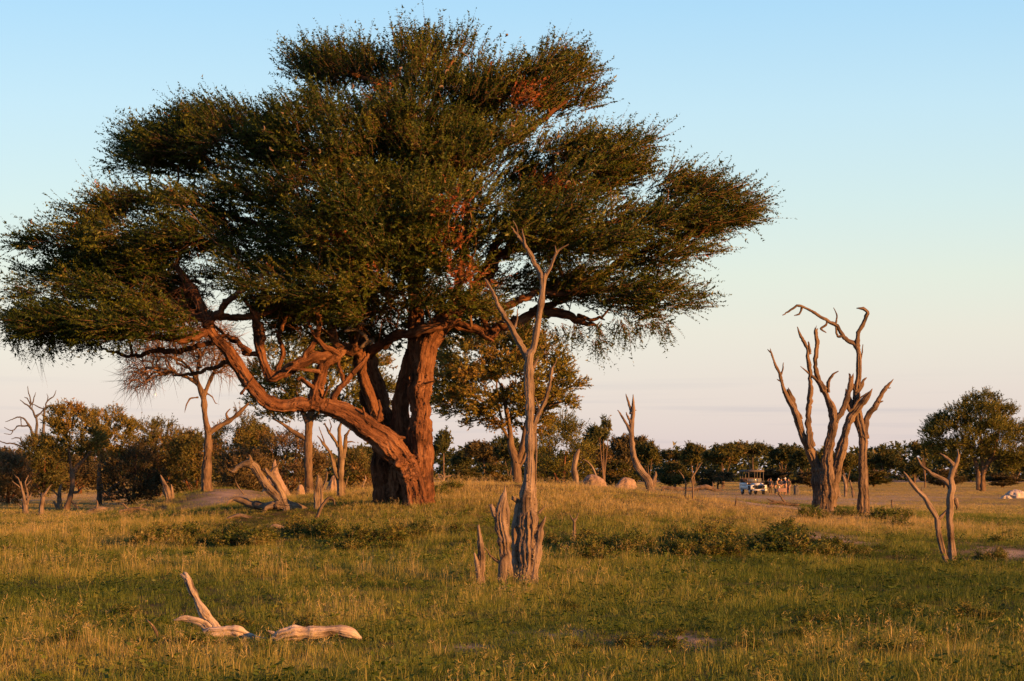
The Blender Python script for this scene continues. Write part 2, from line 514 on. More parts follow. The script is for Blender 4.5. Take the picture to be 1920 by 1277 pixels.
def remesh(me, voxel, smooth=2, mb=None, furrow=0.0, fs=(9.0, 1.6)):
    nv0 = len(me.vertices); V0 = np.zeros(nv0 * 3, np.float32); me.vertices.foreach_get('co', V0); V0 = V0.reshape(-1, 3)
    o_ = bpy.data.objects.new('work', me)
    COL.objects.link(o_)
    md = o_.modifiers.new('r', 'REMESH'); md.mode = 'VOXEL'; md.voxel_size = voxel; md.use_smooth_shade = True
    if smooth:
        sm = o_.modifiers.new('s', 'SMOOTH'); sm.iterations = smooth; sm.factor = 0.4
    dg = bpy.context.evaluated_depsgraph_get()
    r_ = bpy.data.meshes.new_from_object(o_.evaluated_get(dg))
    bpy.data.objects.remove(o_)
    r_.materials.clear()
    if mb is not None and mb.SK:
        kd = KDTree(nv0)
        for i in range(nv0): kd.insert(V0[i], i)
        kd.balance()
        n = len(r_.vertices); V = np.zeros(n * 3, np.float32); r_.vertices.foreach_get('co', V); V = V.reshape(-1, 3)
        idx = mb.idx[np.fromiter((kd.find(v)[1] for v in V), int, n)]
        for nm in ('bark', 'tint'):
            if nm in r_.attributes: r_.attributes.remove(r_.attributes[nm])
        c = mb.coords(V.astype(float), idx)
        if furrow > 0:
            rr = np.hypot(c[:, 0], c[:, 1]) + 1e-4
            th = np.arctan2(c[:, 1], c[:, 0])
            wv = c[:, 2] * fs[1]
            rm = np.clip(rr, .02, .5)
            a = th * np.maximum(2, np.round(rm * fs[0] * 2)) + 0.7 * (fbm(wv * 1.3, rm * 3, 3) - .5) * 2
            f = np.abs(2 * fbm(a * .75 + 40, wv, 91, 3) - 1)
            f = np.clip(1 - f * 3.2, 0, 1)              # narrow grooves between long plates
            f = f * np.clip(2.2 * fbm(a * .3, wv * .8, 55, 2) - .35, .15, 1.3)
            g = fbm(a * 1.8 + 9, wv * 3.2, 7, 3) - .5 + .8 * (fbm(a * .5, wv * .6, 63, 2) - .5)
            N = np.zeros(n * 3, np.float32); r_.vertices.foreach_get('normal', N); N = N.reshape(-1, 3)
            V = V + N * (-(f * furrow) + g * furrow * .7)[:, None] * np.clip(rm / .15 - .15, 0, 1)[:, None]
            r_.vertices.foreach_set('co', V.astype(np.float32).ravel())
        mb.put_bark(r_, V.astype(float), idx)
        r_.update()
    return r_


def wood(name, label, cat, trunk, branches=(), mat='dead', Y=None, base=None, seed=1, rough=0.35, voxel=None, sides=18, freq=6, group=None, sink=0.15, stepf=0.5, jag=True, extra=0):
    """A piece of traced wood: trunk chains are fused into the part 'trunk', every branch is a part."""
    rng = np.random.default_rng(seed)
    base = base or trunk[0][0][:2]
    if Y is None: Y = hit(*base)
    bx = (base[0] - CX) / F * Y
    org = np.array([bx, Y, float(ground(bx, Y))])
    root = thing(name, label, cat, org, group)
    mb = MB()
    for ci, ch in enumerate(trunk):
        c = chain_world(ch, Y)
        q = catmull(c, max(0.03, c[:, 3].mean() * stepf))
        q[:, 3] = np.maximum(q[:, 3], 0.004)
        if ci == 0 or abs(ch[0][1] - base[1]) < 8:     # run the wood into the soil
            d = q[0].copy(); d[2] = min(d[2], float(ground(d[0], d[1]))) - sink; d[3] *= 1.12
            q = np.concatenate([d[None], q])
        wob = np.cumsum(rng.normal(0, 1, (len(q), 3)), 0); wob -= np.linspace(0, 1, len(q))[:, None] * wob[-1]
        q[:, :3] += wob * (q[:, 3:4] * 0.03)
        tube(mb, q[:, :3], q[:, 3], sides, rough, rng, freq, None, jag)
    me = mb.mesh(name + '_trunk', org, True)
    if voxel: me = remesh(me, voxel, 1, mb, voxel * 1.1, (14.0, 2.2))
    link('trunk', me, M[mat], root)
    for ch in branches:
        mb = MB()
        c = chain_world(ch, Y)
        q = catmull(c, max(0.03, c[:, 3].mean() * 0.9))
        q[:, 3] = np.maximum(q[:, 3], 0.004)
        wob = np.cumsum(rng.normal(0, 1, (len(q), 3)), 0); wob -= np.linspace(0, 1, len(q))[:, None] * wob[-1]
        q[:, :3] += wob * (q[:, 3:4].mean() * 0.16)
        k = min(len(q), 5)
        q[:k, 3] *= np.linspace(1.35, 1, k)
        tube(mb, q[:, :3], q[:, 3], max(7, sides * 2 // 3), rough * 0.9, rng, max(3, freq - 2), None, c[-1, 3] > 0.02)
        link('branch', mb.mesh(name + '_branch', org, True), M[mat], root)
    if extra:                                           # short broken spurs
        pass
    return root


# ------------------------------------------------------------------ crowns
def in_poly(x, y, poly):
    poly = np.asarray(poly, float)
    inside = np.zeros(len(x), bool)
    n = len(poly)
    for i in range(n):
        x1, y1 = poly[i]; x2, y2 = poly[(i + 1) % n]
        c = ((y1 > y) != (y2 > y)) & (x < (x2 - x1) * (y - y1) / ((y2 - y1) + 1e-9) + x1)
        inside ^= c
    return inside


def edge_dist(x, y, poly):
    poly = np.asarray(poly, float)
    d = np.full(len(x), 1e9)
    n = len(poly)
    for i in range(n):
        a = poly[i]; b = poly[(i + 1) % n]; ab = b - a
        t = np.clip(((x - a[0]) * ab[0] + (y - a[1]) * ab[1]) / (ab @ ab + 1e-9), 0, 1)
        d = np.minimum(d, np.hypot(x - a[0] - t * ab[0], y - a[1] - t * ab[1]))
    return d


def crown_targets(poly, Y, n, dmax, rng, k=1.1, mind=0.0, flat=1.0, inset=0.0):
    """points through the solid crown whose outline is poly"""
    poly = np.asarray(poly, float)
    lo, hi = poly.min(0), poly.max(0)
    out = np.zeros((0, 3)); tries = 0
    while len(out) < n and tries < 60:
        tries += 1
        x = rng.uniform(lo[0], hi[0], 4000); y = rng.uniform(lo[1], hi[1], 4000)
        m = in_poly(x, y, poly); x = x[m]; y = y[m]
        e = edge_dist(x, y, poly) / F * Y
        ok = e >= inset
        x, y, e = x[ok], y[ok], e[ok]
        dm = dmax * np.sqrt(np.clip(e * k / dmax, 0, 1) * (2 - np.clip(e * k / dmax, 0, 1)))
        u = rng.uniform(-1, 1, len(x)); u = np.sign(u) * np.abs(u) ** 0.75
        yy = Y + u * dm
        # keep each point on its own sight height and bearing at the tree's own distance
        p = np.stack([(x - CX) / F * Y, yy, CAMZ + (HY - y) / F * Y], 1)
        for q in p:
            if len(out) >= n: break
            if len(out) and mind > 0:
                dd = (out - q) * np.array([1, 1, 1 / flat])
                if (np.einsum('ij,ij->i', dd, dd)).min() < mind * mind: continue
            out = np.concatenate([out, q[None]])
        if mind > 0 and tries > 25: mind *= 0.93
    return out


def dendrite(seeds, targets, rng, rmin=0.012, rpow=0.42, step=0.45, plen_w=0.25, bow=0.12, sag=0.0):
    """connect every target to the hand-laid limbs (seeds: xyz, path length); returns branch polylines with radii"""
    pos = [s[:3] for s in seeds]; pl = [s[3] for s in seeds]
    parent = [-1] * len(pos)
    chains = []
    A = np.array(pos); L = np.array(pl)
    order = np.argsort([np.min(np.linalg.norm(A - t, axis=1)) for t in targets])
    cap = len(pos) + sum(2 + int(np.linalg.norm(t - A[0]) / step) for t in targets) + 10
    AP = np.zeros((cap, 3)); AL = np.zeros(cap); n = len(pos)
    AP[:n] = A; AL[:n] = L
    par = np.full(cap, -1)
    for k in order:
        t = targets[k]
        d = np.linalg.norm(AP[:n] - t, axis=1)
        dn = np.maximum(AP[:n, 2] - t[2], 0)
        j = int(np.argmin(d + plen_w * AL[:n] + 0.5 * dn))
        a = AP[j]; v = t - a; dist = np.linalg.norm(v)
        m = max(2, int(dist / step))
        s = np.linspace(0, 1, m + 1)[1:, None]
        off = rng.normal(0, 1, 3); off -= v * (off @ v) / (dist * dist + 1e-9)
        q = a + v * s + np.sin(s * np.pi) * off[None] * dist * bow * 0.5
        q[:, 2] += (np.sin(s * np.pi) * dist * bow)[:, 0]
        q += rng.normal(0, 0.03 * min(1, dist), q.shape) * (s < 0.99)
        ids = [j]; pv = j
        for r_ in q:
            if n >= cap: break
            AP[n] = r_; AL[n] = AL[pv] + dist / m; par[n] = pv
            ids.append(n); pv = n; n += 1
        chains.append(ids)
    cnt = np.zeros(n)
    for ids in chains: cnt[ids[-1]] += 1
    for i in range(n - 1, len(pos) - 1, -1):
        if par[i] >= 0: cnt[par[i]] += cnt[i]
    rad = rmin * np.maximum(cnt, 1) ** rpow
    out = []
    for ids in chains:
        r_ = rad[ids].copy()
        r_[0] = r_[1] * 1.15
        out.append((AP[ids], r_))
    return out


def leaf_sprays(C, OUT, TINT, rng, twigs=40, tl=0.7, rad=(1.0, 1.0, 0.4), nl=20, ll=0.08, lw=0.028, up=0.3, outw=0.8, wood_mb=None, twig_r=0.006, spread=0.55, tvar=0.16, droop=0.0):
    """twigs with leaves along both sides, around every clump centre C; returns quads (N,4,3) and tint (N)"""
    n = len(C); T = n * twigs
    c = np.repeat(C, twigs, 0); o_ = np.repeat(OUT, twigs, 0)
    tint = np.repeat(TINT, twigs) + rng.normal(0, tvar * 0.5, T)
    u = norm(rng.normal(0, 1, (T, 3))) * (rng.uniform(0, 1, (T, 1)) ** 0.5)
    base = c + u * np.asarray(rad)
    d = norm(o_ * outw + u * 0.6 + np.array([0, 0, up]) + rng.normal(0, spread * 0.5, (T, 3)))
    L = tl * rng.uniform(0.5, 1.25, T)
    bend = rng.normal(0, 0.18, (T, 3)) + np.array([0, 0, -droop])
    if wood_mb is not None:
        s = norm(np.cross(d, rng.normal(0, 1, (T, 3)))); s2 = np.cross(d, s)
        tip = base + d * L[:, None] + bend * (L * .8)[:, None]
        V = np.stack([base + s * twig_r, base - s * twig_r * .5 + s2 * twig_r * .87, base - s * twig_r * .5 - s2 * twig_r * .87, tip], 1).reshape(-1, 3)
        b = np.arange(T)[:, None] * 4
        Tt = np.concatenate([b + np.array([[0, 1, 3]]), b + np.array([[1, 2, 3]]), b + np.array([[2, 0, 3]])])
        wood_mb.add(V, None, Tt)
    if nl == 0: return None
    N = T * nl
    k = np.tile(np.linspace(0.12, 1.0, nl), T) + rng.uniform(-0.03, 0.03, N)
    b_ = np.repeat(base, nl, 0); d_ = np.repeat(d, nl, 0); L_ = np.repeat(L, nl); be = np.repeat(bend, nl, 0)
    p = b_ + d_ * (L_ * k)[:, None] + be * (L_ * k * k)[:, None]
    side = norm(np.cross(d_, np.array([0, 0, 1.0]) + np.repeat(rng.normal(0, 0.45, (T, 3)), nl, 0)))
    sg = np.where(np.arange(N) % 2 == 0, 1.0, -1.0)[:, None]
    ld = norm(d_ * 0.55 + side * sg * 0.9 + rng.normal(0, 0.35, (N, 3)))
    nrm = norm(np.array([0, -0.15, 0.45]) + rng.normal(0, 0.7, (N, 3)))
    wv = norm(np.cross(ld, nrm))
    sz_ = np.clip(rng.lognormal(0, .32, N), .45, 2.0)
    l_ = (ll * sz_)[:, None]; w_ = (lw * sz_ * rng.uniform(0.75, 1.25, N))[:, None]
    q = np.stack([p - wv * w_ * .5, p + wv * w_ * .5, p + ld * l_], 1)
    return q, np.repeat(tint, nl) + rng.normal(0, tvar * 0.4, N)


def leaf_mesh(name, q, tint, org):
    n = len(q)
    V = q.reshape(-1, 3) - np.asarray(org)
    return mk_mesh(name, V, [np.arange(n * 3, dtype=np.int32).reshape(n, 3)], {'tint': np.repeat(np.clip(tint, 0, 1), 3)})


def live_tree(name, label, trunk, polys, Y, base, bark='bark2', leaf='leafolive', n=60, dmax=2.0, twigs=26, tl=0.6, rad=(0.7, 0.7, 0.35), nl=12, ll=0.12, lw=0.05,
              seed=1, centre=None, up=0.25, outw=0.7, rmin=0.012, rpow=0.42, tbase=0.45, tvar=0.2, group=None, cat='tree', voxel=None, droop=0.0, sides=12, mind=0.4, rough=0.3, bow=0.12, plen=0.25, branch_mat=None, twig_r=None, spread=.55):
    rng = np.random.default_rng(seed)
    bx = (base[0] - CX) / F * Y
    org = np.array([bx, Y, float(ground(bx, Y))])
    root = thing(name, label, cat, org, group)
    mb = MB(); seeds = []
    for ci, ch in enumerate(trunk):
        c = chain_world(ch, Y)
        q = catmull(c, max(0.05, c[:, 3].mean() * 0.8))
        q[:, 3] = np.maximum(q[:, 3], 0.004)
        pl0 = np.linalg.norm(q[0, :3] - org)
        if ci == 0:
            d = q[0].copy(); d[2] = min(d[2], org[2]) - 0.15; d[3] *= 1.15
            q = np.concatenate([d[None], q])
        tube(mb, q[:, :3], q[:, 3], sides, rough, rng, 6)
        for s in q[::2]: seeds.append((s[0], s[1], s[2], pl0 + np.linalg.norm(s[:3] - q[0, :3])))
    me = mb.mesh(name + '_trunk', org, True)
    if voxel: me = remesh(me, voxel, 1, mb, voxel)
    link('trunk', me, M[bark], root)
    T = np.concatenate([crown_targets(p, Y, max(3, int(n * f)), dmax, rng, mind=mind) for p, f in polys])
    cen = np.array(P(*centre, Y)) if centre else T.mean(0) - np.array([0, 0, 0.8])
    out = norm(T - cen)
    hi_seeds = [s for s in seeds if s[2] > T[:, 2].min() - 2.5] or seeds
    bm = MB()
    for p, r_ in dendrite(hi_seeds, T, rng, rmin, rpow, plen_w=plen, bow=bow):
        tube(bm, p, r_, 5)
    tint = tbase + rng.normal(0, tvar, len(T))
    qs = leaf_sprays(T, out, tint, rng, twigs, tl, rad, nl, ll, lw, up, outw, bm, spread=spread, droop=droop, twig_r=twig_r or max(0.005, ll * .06))
    b = link('branchwork', bm.mesh(name + '_branches', org), M[branch_mat or ('twig' if bark != 'bark2' else 'bark2')], root)
    b['kind'] = 'stuff'
    if qs is not None:
        link('crown', leaf_mesh(name + '_leaves', qs[0], qs[1], org), M[leaf], root)
    return root


# ================================================================== GROUND
def build_ground():
    u = np.linspace(-1, 1, 201)
    yv = np.concatenate([np.linspace(-300, 8, 24), np.arange(9, 130, 0.55), np.arange(130, 260, 1.5), np.geomspace(262, 5000, 60)])
    X = np.zeros((len(yv), len(u))); Y = np.repeat(yv[:, None], len(u), 1)
    for i, y in enumerate(yv):
        X[i] = np.sign(u) * (np.abs(u) * (14 + 0.30 * max(y, 0)) + np.abs(u) ** 9 * 4500)
    Z = ground(X, Y)
    V = np.stack([X, Y, Z], -1).reshape(-1, 3)
    nr, nc = X.shape
    i = np.arange(nr - 1)[:, None] * nc; j = np.arange(nc - 1)[None]
    Q = np.stack([i + j, i + j + 1, i + nc + j + 1, i + nc + j], -1).reshape(-1, 4)
    me = mk_mesh('ground', V, [Q], {'tint': sandmask(X, Y).ravel()}, True)
    o_ = link('ground', me, M['ground'])
    o_['kind'] = 'structure'; o_['label'] = 'open savanna ground with grass, sandy patches and a low rise'


build_ground()

# ================================================================== THE BIG CAMELTHORN
def build_camelthorn():
    rng = np.random.default_rng(11)
    Y = hit(760, 946)
    bx = (760 - CX) / F * Y
    org = np.array([bx, Y, float(ground(bx, Y))])
    root = thing('camelthorn_tree', 'huge spreading green camelthorn tree with a thick split reddish trunk on the grassy rise', 'tree', org)
    D = 1.0
    A = [(794, 952, 24, 0), (793, 915, 24, 0), (794, 860, 22, 0), (791, 800, 22.5, 0), (789, 740, 23, 0), (793, 690, 23, 0), (800, 650, 24, 0), (818, 622, 22, 0), (845, 592, 16, .1), (880, 560, 12, .3), (905, 520, 10, .6), (925, 470, 9, .8)]
    A2 = [(792, 690, 20, .1), (784, 640, 18, .3), (778, 560, 14, .5), (773, 480, 12, .5), (775, 400, 11, .4), (783, 320, 9, .2), (800, 240, 7, 0), (820, 170, 5, 0), (850, 110, 3, 0)]
    B = [(722, 950, 20, 1.0), (722, 900, 19, 1.0), (724, 850, 20, 1.1), (725, 800, 22, 1.2), (716, 750, 26, 1.3), (702, 705, 25, 1.4), (690, 665, 20, 1.5), (672, 610, 15, 1.6), (655, 540, 12, 1.6), (650, 470, 10, 1.4), (655, 400, 9, 1.2), (640, 330, 7, 1.0), (610, 250, 5, .8), (590, 180, 4, .5)]
    Bm = [(748, 950, 20, .7), (748, 905, 19, .7), (744, 860, 17, .8), (735, 820, 16, 1.0)]
    Cc = [(752, 870, 20, .5), (752, 810, 19, .6), (752, 760, 15, .7), (760, 710, 13, .8), (770, 665, 12, .8), (785, 620, 9, 1.0)]
    E_ = [(783, 952, 22, -.35), (778, 910, 23, -.35), (765, 875, 24, -.4), (745, 845, 24, -.5), (717, 818, 23, -.6), (686, 796, 22, -.7), (652, 775, 21, -.8), (622, 764, 19, -.9), (597, 757, 17, -1.0)]
    E2 = [(612, 760, 14, -.95), (560, 758, 14, -1.1), (524, 761, 14, -1.2), (492, 747, 14, -1.35), (464, 717, 13.5, -1.5), (446, 684, 13, -1.6), (430, 660, 12, -1.7), (403, 636, 12.5, -1.8), (388, 612, 11, -1.9), (378, 580, 10, -1.9), (360, 540, 8, -1.9), (330, 500, 6, -1.8)]
    E3 = [(588, 768, 15, -1.0), (594, 735, 14, -1.0), (602, 705, 13, -1.0), (606, 685, 12, -1.0)]
    Fk = [(604, 690, 10, -1.0), (640, 668, 12, -.9), (648, 660, 10, -.8), (600, 664, 11, -1.1), (560, 682, 11, -1.2), (528, 698, 11, -1.3), (502, 706, 10, -1.4), (492, 680, 10, -1.5), (486, 655, 9, -1.5), (480, 620, 8, -1.4), (478, 580, 7, -1.2), (500, 540, 5, -1)]
    Fk = [(606, 684, 11, -1.0), (632, 666, 12, -.95), (643, 660, 10, -.95)]
    Fl = [(636, 663, 11.5, -.95), (600, 666, 11, -1.1), (560, 682, 11, -1.2), (528, 699, 11, -1.3), (503, 708, 10, -1.4), (492, 682, 10, -1.5), (486, 655, 9, -1.5), (481, 620, 8, -1.4), (478, 580, 7, -1.2), (500, 540, 5, -1)]
    Dl = [(712, 790, 11, .5), (700, 765, 11, .5), (690, 735, 11, .5), (680, 705, 10, .6), (676, 675, 9, .7), (680, 640, 7, .9)]
    mb = MB()
    seeds = []
    for ci, (ch, rg, sd) in enumerate(((A, .34, 36), (A2, .25, 20), (B, .30, 34), (Bm, .4, 26), (Cc, .3, 28), (E_, .28, 34), (E2, .26, 24), (E3, .3, 22), (Fk, .28, 20), (Fl, .28, 20), (Dl, .3, 18))):
        c = chain_world(ch, Y)
        q = catmull(c, max(0.04, c[:, 3].mean() * 0.3))
        if ch[0][1] > 940:
            d = q[0].copy(); d[2] = float(ground(d[0], d[1])) - 0.3; d[3] *= 1.15
            q = np.concatenate([d[None], q])
            k = 14
            q[:k, 3] *= np.linspace(1.16, 1.0, k)
        wob = np.cumsum(rng.normal(0, 1, (len(q), 3)), 0); wob -= np.linspace(0, 1, len(q))[:, None] * wob[-1]
        q[:, :3] += wob * (q[:, 3:4] * 0.034)
        tube(mb, q[:, :3], q[:, 3], sd, rg * 1.25, rng, 12)
        if q[-1, 2] > 5 + org[2] - 1:
            for s in q[::6]:
                if s[2] > 5.2: seeds.append((s[0], s[1], s[2], np.linalg.norm(s[:3] - org)))
    main = [c for c in (A, B, E_, E2, E3, Fl, Cc, A2)]
    for k in range(46):
        ch = chain_world(main[rng.integers(len(main))], Y); q = catmull(ch, .1); q = q[rng.integers(2, len(q) - 1)]
        if q[2] < org[2] + .3: continue
        d = norm(rng.normal(0, 1, (1, 3)) + np.array([[0, -.6, 0]]))[0]; rr = q[3]
        p0 = q[:3] + d * rr * .35; p1 = q[:3] + d * rr * rng.uniform(1.0, 1.3) + rng.normal(0, .25, 3) * rr
        tube(mb, np.linspace(p0, p1, 4), np.array([.7, .55, .4, .2]) * rr * rng.uniform(.5, .95), 10, .3, rng, 4)
    for (a0, b0, dp, dx, dy, ln, rr) in ((690, 790, -.9, -.1, .5, .5, .07), (612, 748, -1.2, .3, .5, .45, .06), (798, 720, -.4, .8, .2, .35, .05), (560, 690, -1.6, -.3, -.4, .5, .05), (596, 700, -1.4, -.9, .1, .7, .07), (760, 700, .5, .1, .9, .4, .05), (470, 735, -1.7, .5, .6, .6, .05), (680, 690, .2, .4, .8, .5, .05)):
        q_ = P(a0, b0, Y); q_[1] += dp; d = norm(np.array([[dx, -.4, dy]]))[0]
        tube(mb, np.stack([q_ - d * .2, q_ + d * ln * .4, q_ + d * ln]), np.array([1.2, .9, .6]) * rr, 9, .3, rng, 4, None, True)
    me = remesh(mb.mesh('camelthorn_trunk', org, True), 0.033, 1, mb, 0.055, (11.0, 1.5))
    link('trunk', me, M['bark'], root)
    # thinner limbs seen under the crown
    limbs = [
        [(468, 660, 6, -1.5), (455, 648, 4.5, -1.5), (443, 635, 4, -1.5), (418, 627, 3.5, -1.5), (398, 630, 2.5, -1.4)], [(484, 662, 5, -1.5), (455, 658, 4.5, -1.3), (446, 641, 4, -1.2), (427, 631, 3.4, -1), (400, 610, 2.4, -.6)],
        [(486, 655, 6, -1.5), (496, 635, 5.5, -1.6), (495, 613, 5, -1.8), (481, 588, 4, -2), (455, 560, 3, -2.2)], [(448, 682, 6, -1.6), (420, 678, 4.5, -1.2), (390, 684, 4, -.6), (350, 700, 3, 0), (320, 698, 2, .4)],
        [(403, 640, 6, -1.8), (350, 655, 5, -1.2), (300, 650, 4.5, -.4), (240, 655, 3.6, .4), (190, 650, 2.4, 1)], [(560, 685, 6, -1.2), (590, 640, 5, -1.4), (600, 600, 4, -1.8), (570, 560, 3, -2.4)], [(520, 700, 5, -1.3), (530, 660, 4.5, -1), (525, 620, 4, -.8), (545, 585, 3, -.6)],
        [(388, 612, 7, -1.9), (420, 570, 6, -2.4), (450, 540, 5, -2.8), (500, 510, 4, -3.2)], [(640, 664, 7, -.9), (612, 648, 6, -1.2), (590, 628, 4, -1.5), (575, 600, 3, -1.6)], [(590, 735, 6, -1.1), (578, 716, 5, -1.3), (566, 706, 4, -1.4), (556, 712, 2, -1.4)],
        [(832, 612, 8, 0), (858, 610, 6, -.5), (880, 622, 4, -.7), (900, 630, 3, -.8), (925, 640, 2, -.8)],
        [(388, 622, 8, -1.9), (360, 634, 7, -2), (332, 643, 7, -2.1), (290, 641, 6.5, -2.2), (249, 640, 6, -2.2), (205, 637, 5.5, -2.2), (174, 634, 5, -2.1), (141, 626, 4, -2), (100, 600, 3, -1.8)],
        [(372, 575, 6, -1.9), (400, 592, 6, -1.8), (440, 590, 6.5, -1.6), (480, 589, 6, -1.5), (506, 579, 4, -1.4), (530, 560, 3, -1.2)],
        [(380, 600, 7, -1.9), (340, 585, 6, -1.6), (290, 580, 6, -1.2), (230, 570, 5, -.6), (170, 560, 4, 0), (110, 540, 3, .5)],
        [(690, 668, 10, 1.2), (720, 645, 9, .4), (748, 631, 9, 0), (787, 622, 9, -.5), (815, 612, 9, -.7), (840, 606, 8, -.7), (862, 596, 6, -.6)],
        [(690, 668, 10, 1.2), (660, 655, 11, .6), (632, 650, 11, .2), (618, 630, 8, .2), (610, 600, 7, .4), (600, 560, 5, .6)],
        [(626, 752, 6, -.95), (643, 724, 5.5, -.9), (662, 696, 5, -.85), (680, 676, 4.5, -.8), (690, 664, 3, -.8)],
        [(644, 722, 4.5, -.9), (640, 705, 4, -1), (636, 688, 3.5, -1), (632, 660, 2.5, -1)],
        [(707, 790, 3.5, -.5), (713, 768, 3, -.5), (711, 750, 1.5, -.5)],
        [(840, 600, 9, .2), (880, 606, 8, .4), (905, 612, 8, .5), (925, 621, 8, .6), (947, 601, 9, .6), (975, 585, 10, .6), (998, 578, 10, .6), (1035, 580, 10, .5), (1066, 585, 9, .4), (1094, 600, 6, .3), (1110, 606, 4, .3), (1124, 616, 1.5, .3)],
        [(1085, 592, 5, .4), (1108, 598, 3.5, .5), (1124, 594, 2.5, .6), (1134, 600, 1, .6)],
        [(905, 598, 5, .6), (915, 615, 6, .6), (928, 624, 6, .6)],
        [(870, 575, 12, .2), (910, 580, 10, 0), (954, 574, 8, -.4), (985, 562, 8, -.6), (1012, 548, 7, -.7), (1060, 556, 6, -.6), (1110, 553, 5, -.5), (1160, 545, 4, -.3), (1210, 545, 3, 0), (1260, 540, 2.5, .2)],
        [(1000, 582, 8, .6), (1060, 560, 7, 1), (1120, 520, 6.5, 1.2), (1180, 480, 6, 1.2), (1240, 452, 5.5, 1), (1300, 430, 5, .8), (1350, 408, 4, .5), (1400, 392, 2.5, .3)],
        [(925, 470, 8, .8), (960, 420, 7.5, 1), (1000, 380, 7, 1), (1060, 345, 6, .8), (1120, 315, 5, .5), (1170, 285, 3, .3)],
        [(776, 440, 8, .5), (740, 400, 7, .2), (690, 360, 6.5, 0), (620, 330, 6, -.3), (540, 300, 5, -.4), (460, 260, 4, -.4), (400, 220, 3, -.2)],
        [(652, 500, 8, 1.5), (600, 470, 7, 1.2), (520, 440, 6.5, .9), (430, 420, 6, .6), (340, 410, 5, .3), (250, 400, 4, .2), (160, 430, 3, 0)],
        [(790, 270, 6, .2), (750, 200, 5.5, 0), (700, 150, 5, -.2), (640, 125, 4, -.2), (590, 110, 2.5, -.2)],
        [(783, 330, 7, .2), (830, 270, 6, .4), (890, 220, 5.5, .5), (960, 170, 5, .5), (1030, 130, 4, .4), (1080, 110, 2.5, .3)],
        [(780, 380, 7, .4), (850, 330, 6.5, .2), (920, 290, 6, 0), (990, 240, 5, -.2), (1060, 190, 4, -.2)],
        [(773, 470, 8, .5), (720, 430, 7, -.4), (660, 400, 6, -1), (590, 390, 5, -1.4), (520, 360, 4, -1.6)],
        [(925, 480, 8, .8), (980, 460, 7, .2), (1050, 440, 6, -.4), (1120, 420, 5, -.8), (1190, 400, 4, -1)],
        [(845, 592, 9, .1), (870, 520, 7, -.4), (880, 450, 6, -.8), (880, 380, 5, -1.1), (870, 310, 4, -1.3)],
        [(660, 560, 8, 1.6), (620, 500, 7, 3), (560, 450, 6, 4), (500, 390, 5, 4.5)],
        [(890, 545, 9, .4), (930, 480, 8, 2.5), (970, 400, 7, 3.6), (1000, 320, 5, 4.2)],
    ]
    for ch in limbs:
        c = chain_world(ch, Y)
        q = catmull(c, max(0.05, c[:, 3].mean() * 0.8))
        wob = np.cumsum(rng.normal(0, 1, (len(q), 3)), 0); wob -= np.linspace(0, 1, len(q))[:, None] * wob[-1]
        q[:, :3] += wob * (q[:, 3].mean() * 0.26)
        b = MB(); tube(b, q[:, :3], q[:, 3], 12, 0.28, rng, 5)
        link('limb', b.mesh('camelthorn_limb', org, True), M['bark'], root)
        for s in q[::3]: seeds.append((s[0], s[1], s[2], np.linalg.norm(s[:3] - org) * 0.9))
    # pale dead branch lying in the fork
    b = MB()
    for ch in ([(676, 652, 4, -.5), (690, 640, 4.5, -.5), (683, 628, 3.5, -.6), (668, 618, 2.8, -.7), (650, 621, 2.2, -.8)], [(645, 622, 2.2, -.8), (660, 610, 2.5, -.8), (675, 606, 2.2, -.8), (690, 609, 1, -.8)], [(690, 640, 4, -.5), (700, 636, 3, -.5), (697, 645, 2, -.5)]):
        c = chain_world(ch, Y); q = catmull(c, .08); tube(b, q[:, :3], q[:, 3], 9, .3, rng, 4)
    o_ = link('dead_limb', b.mesh('camelthorn_dead_limb', org, True), M['dead'], root)
    o_['label'] = 'pale dead bough lodged in the fork'
    # ---------------- crown: one outline per big foliage mass
    outer = [(6, 540), (12, 480), (60, 440), (130, 420), (165, 380), (215, 350), (262, 338), (250, 318), (200, 300), (158, 262), (215, 240), (270, 222), (325, 192), (385, 172), (455, 182), (482, 205), (530, 170), (590, 150), (575, 128),
             (540, 100), (585, 78), (690, 80), (705, 108), (715, 92), (765, 52), (830, 60), (900, 50), (945, 68), (1020, 82), (1082, 90), (1112, 118), (1145, 155), (1100, 185), (1065, 205), (1090, 240), (1205, 240), (1240, 292),
             (1262, 305), (1320, 305), (1372, 335), (1435, 368), (1435, 395), (1405, 430), (1345, 452), (1325, 480), (1352, 525), (1340, 570), (1330, 615), (1260, 635), (1150, 625), (1060, 580), (960, 575), (890, 590), (820, 580), (780, 600), (720, 618), (640, 625),
             (570, 640), (500, 620), (440, 575), (380, 560), (330, 620), (270, 650), (200, 660), (140, 665), (60, 660), (15, 610)]
    outer = [(760 + (a - 760) * 1.0, 600 + (b_ - 600) * (.975 if b_ < 600 else 1)) for a, b_ in outer]
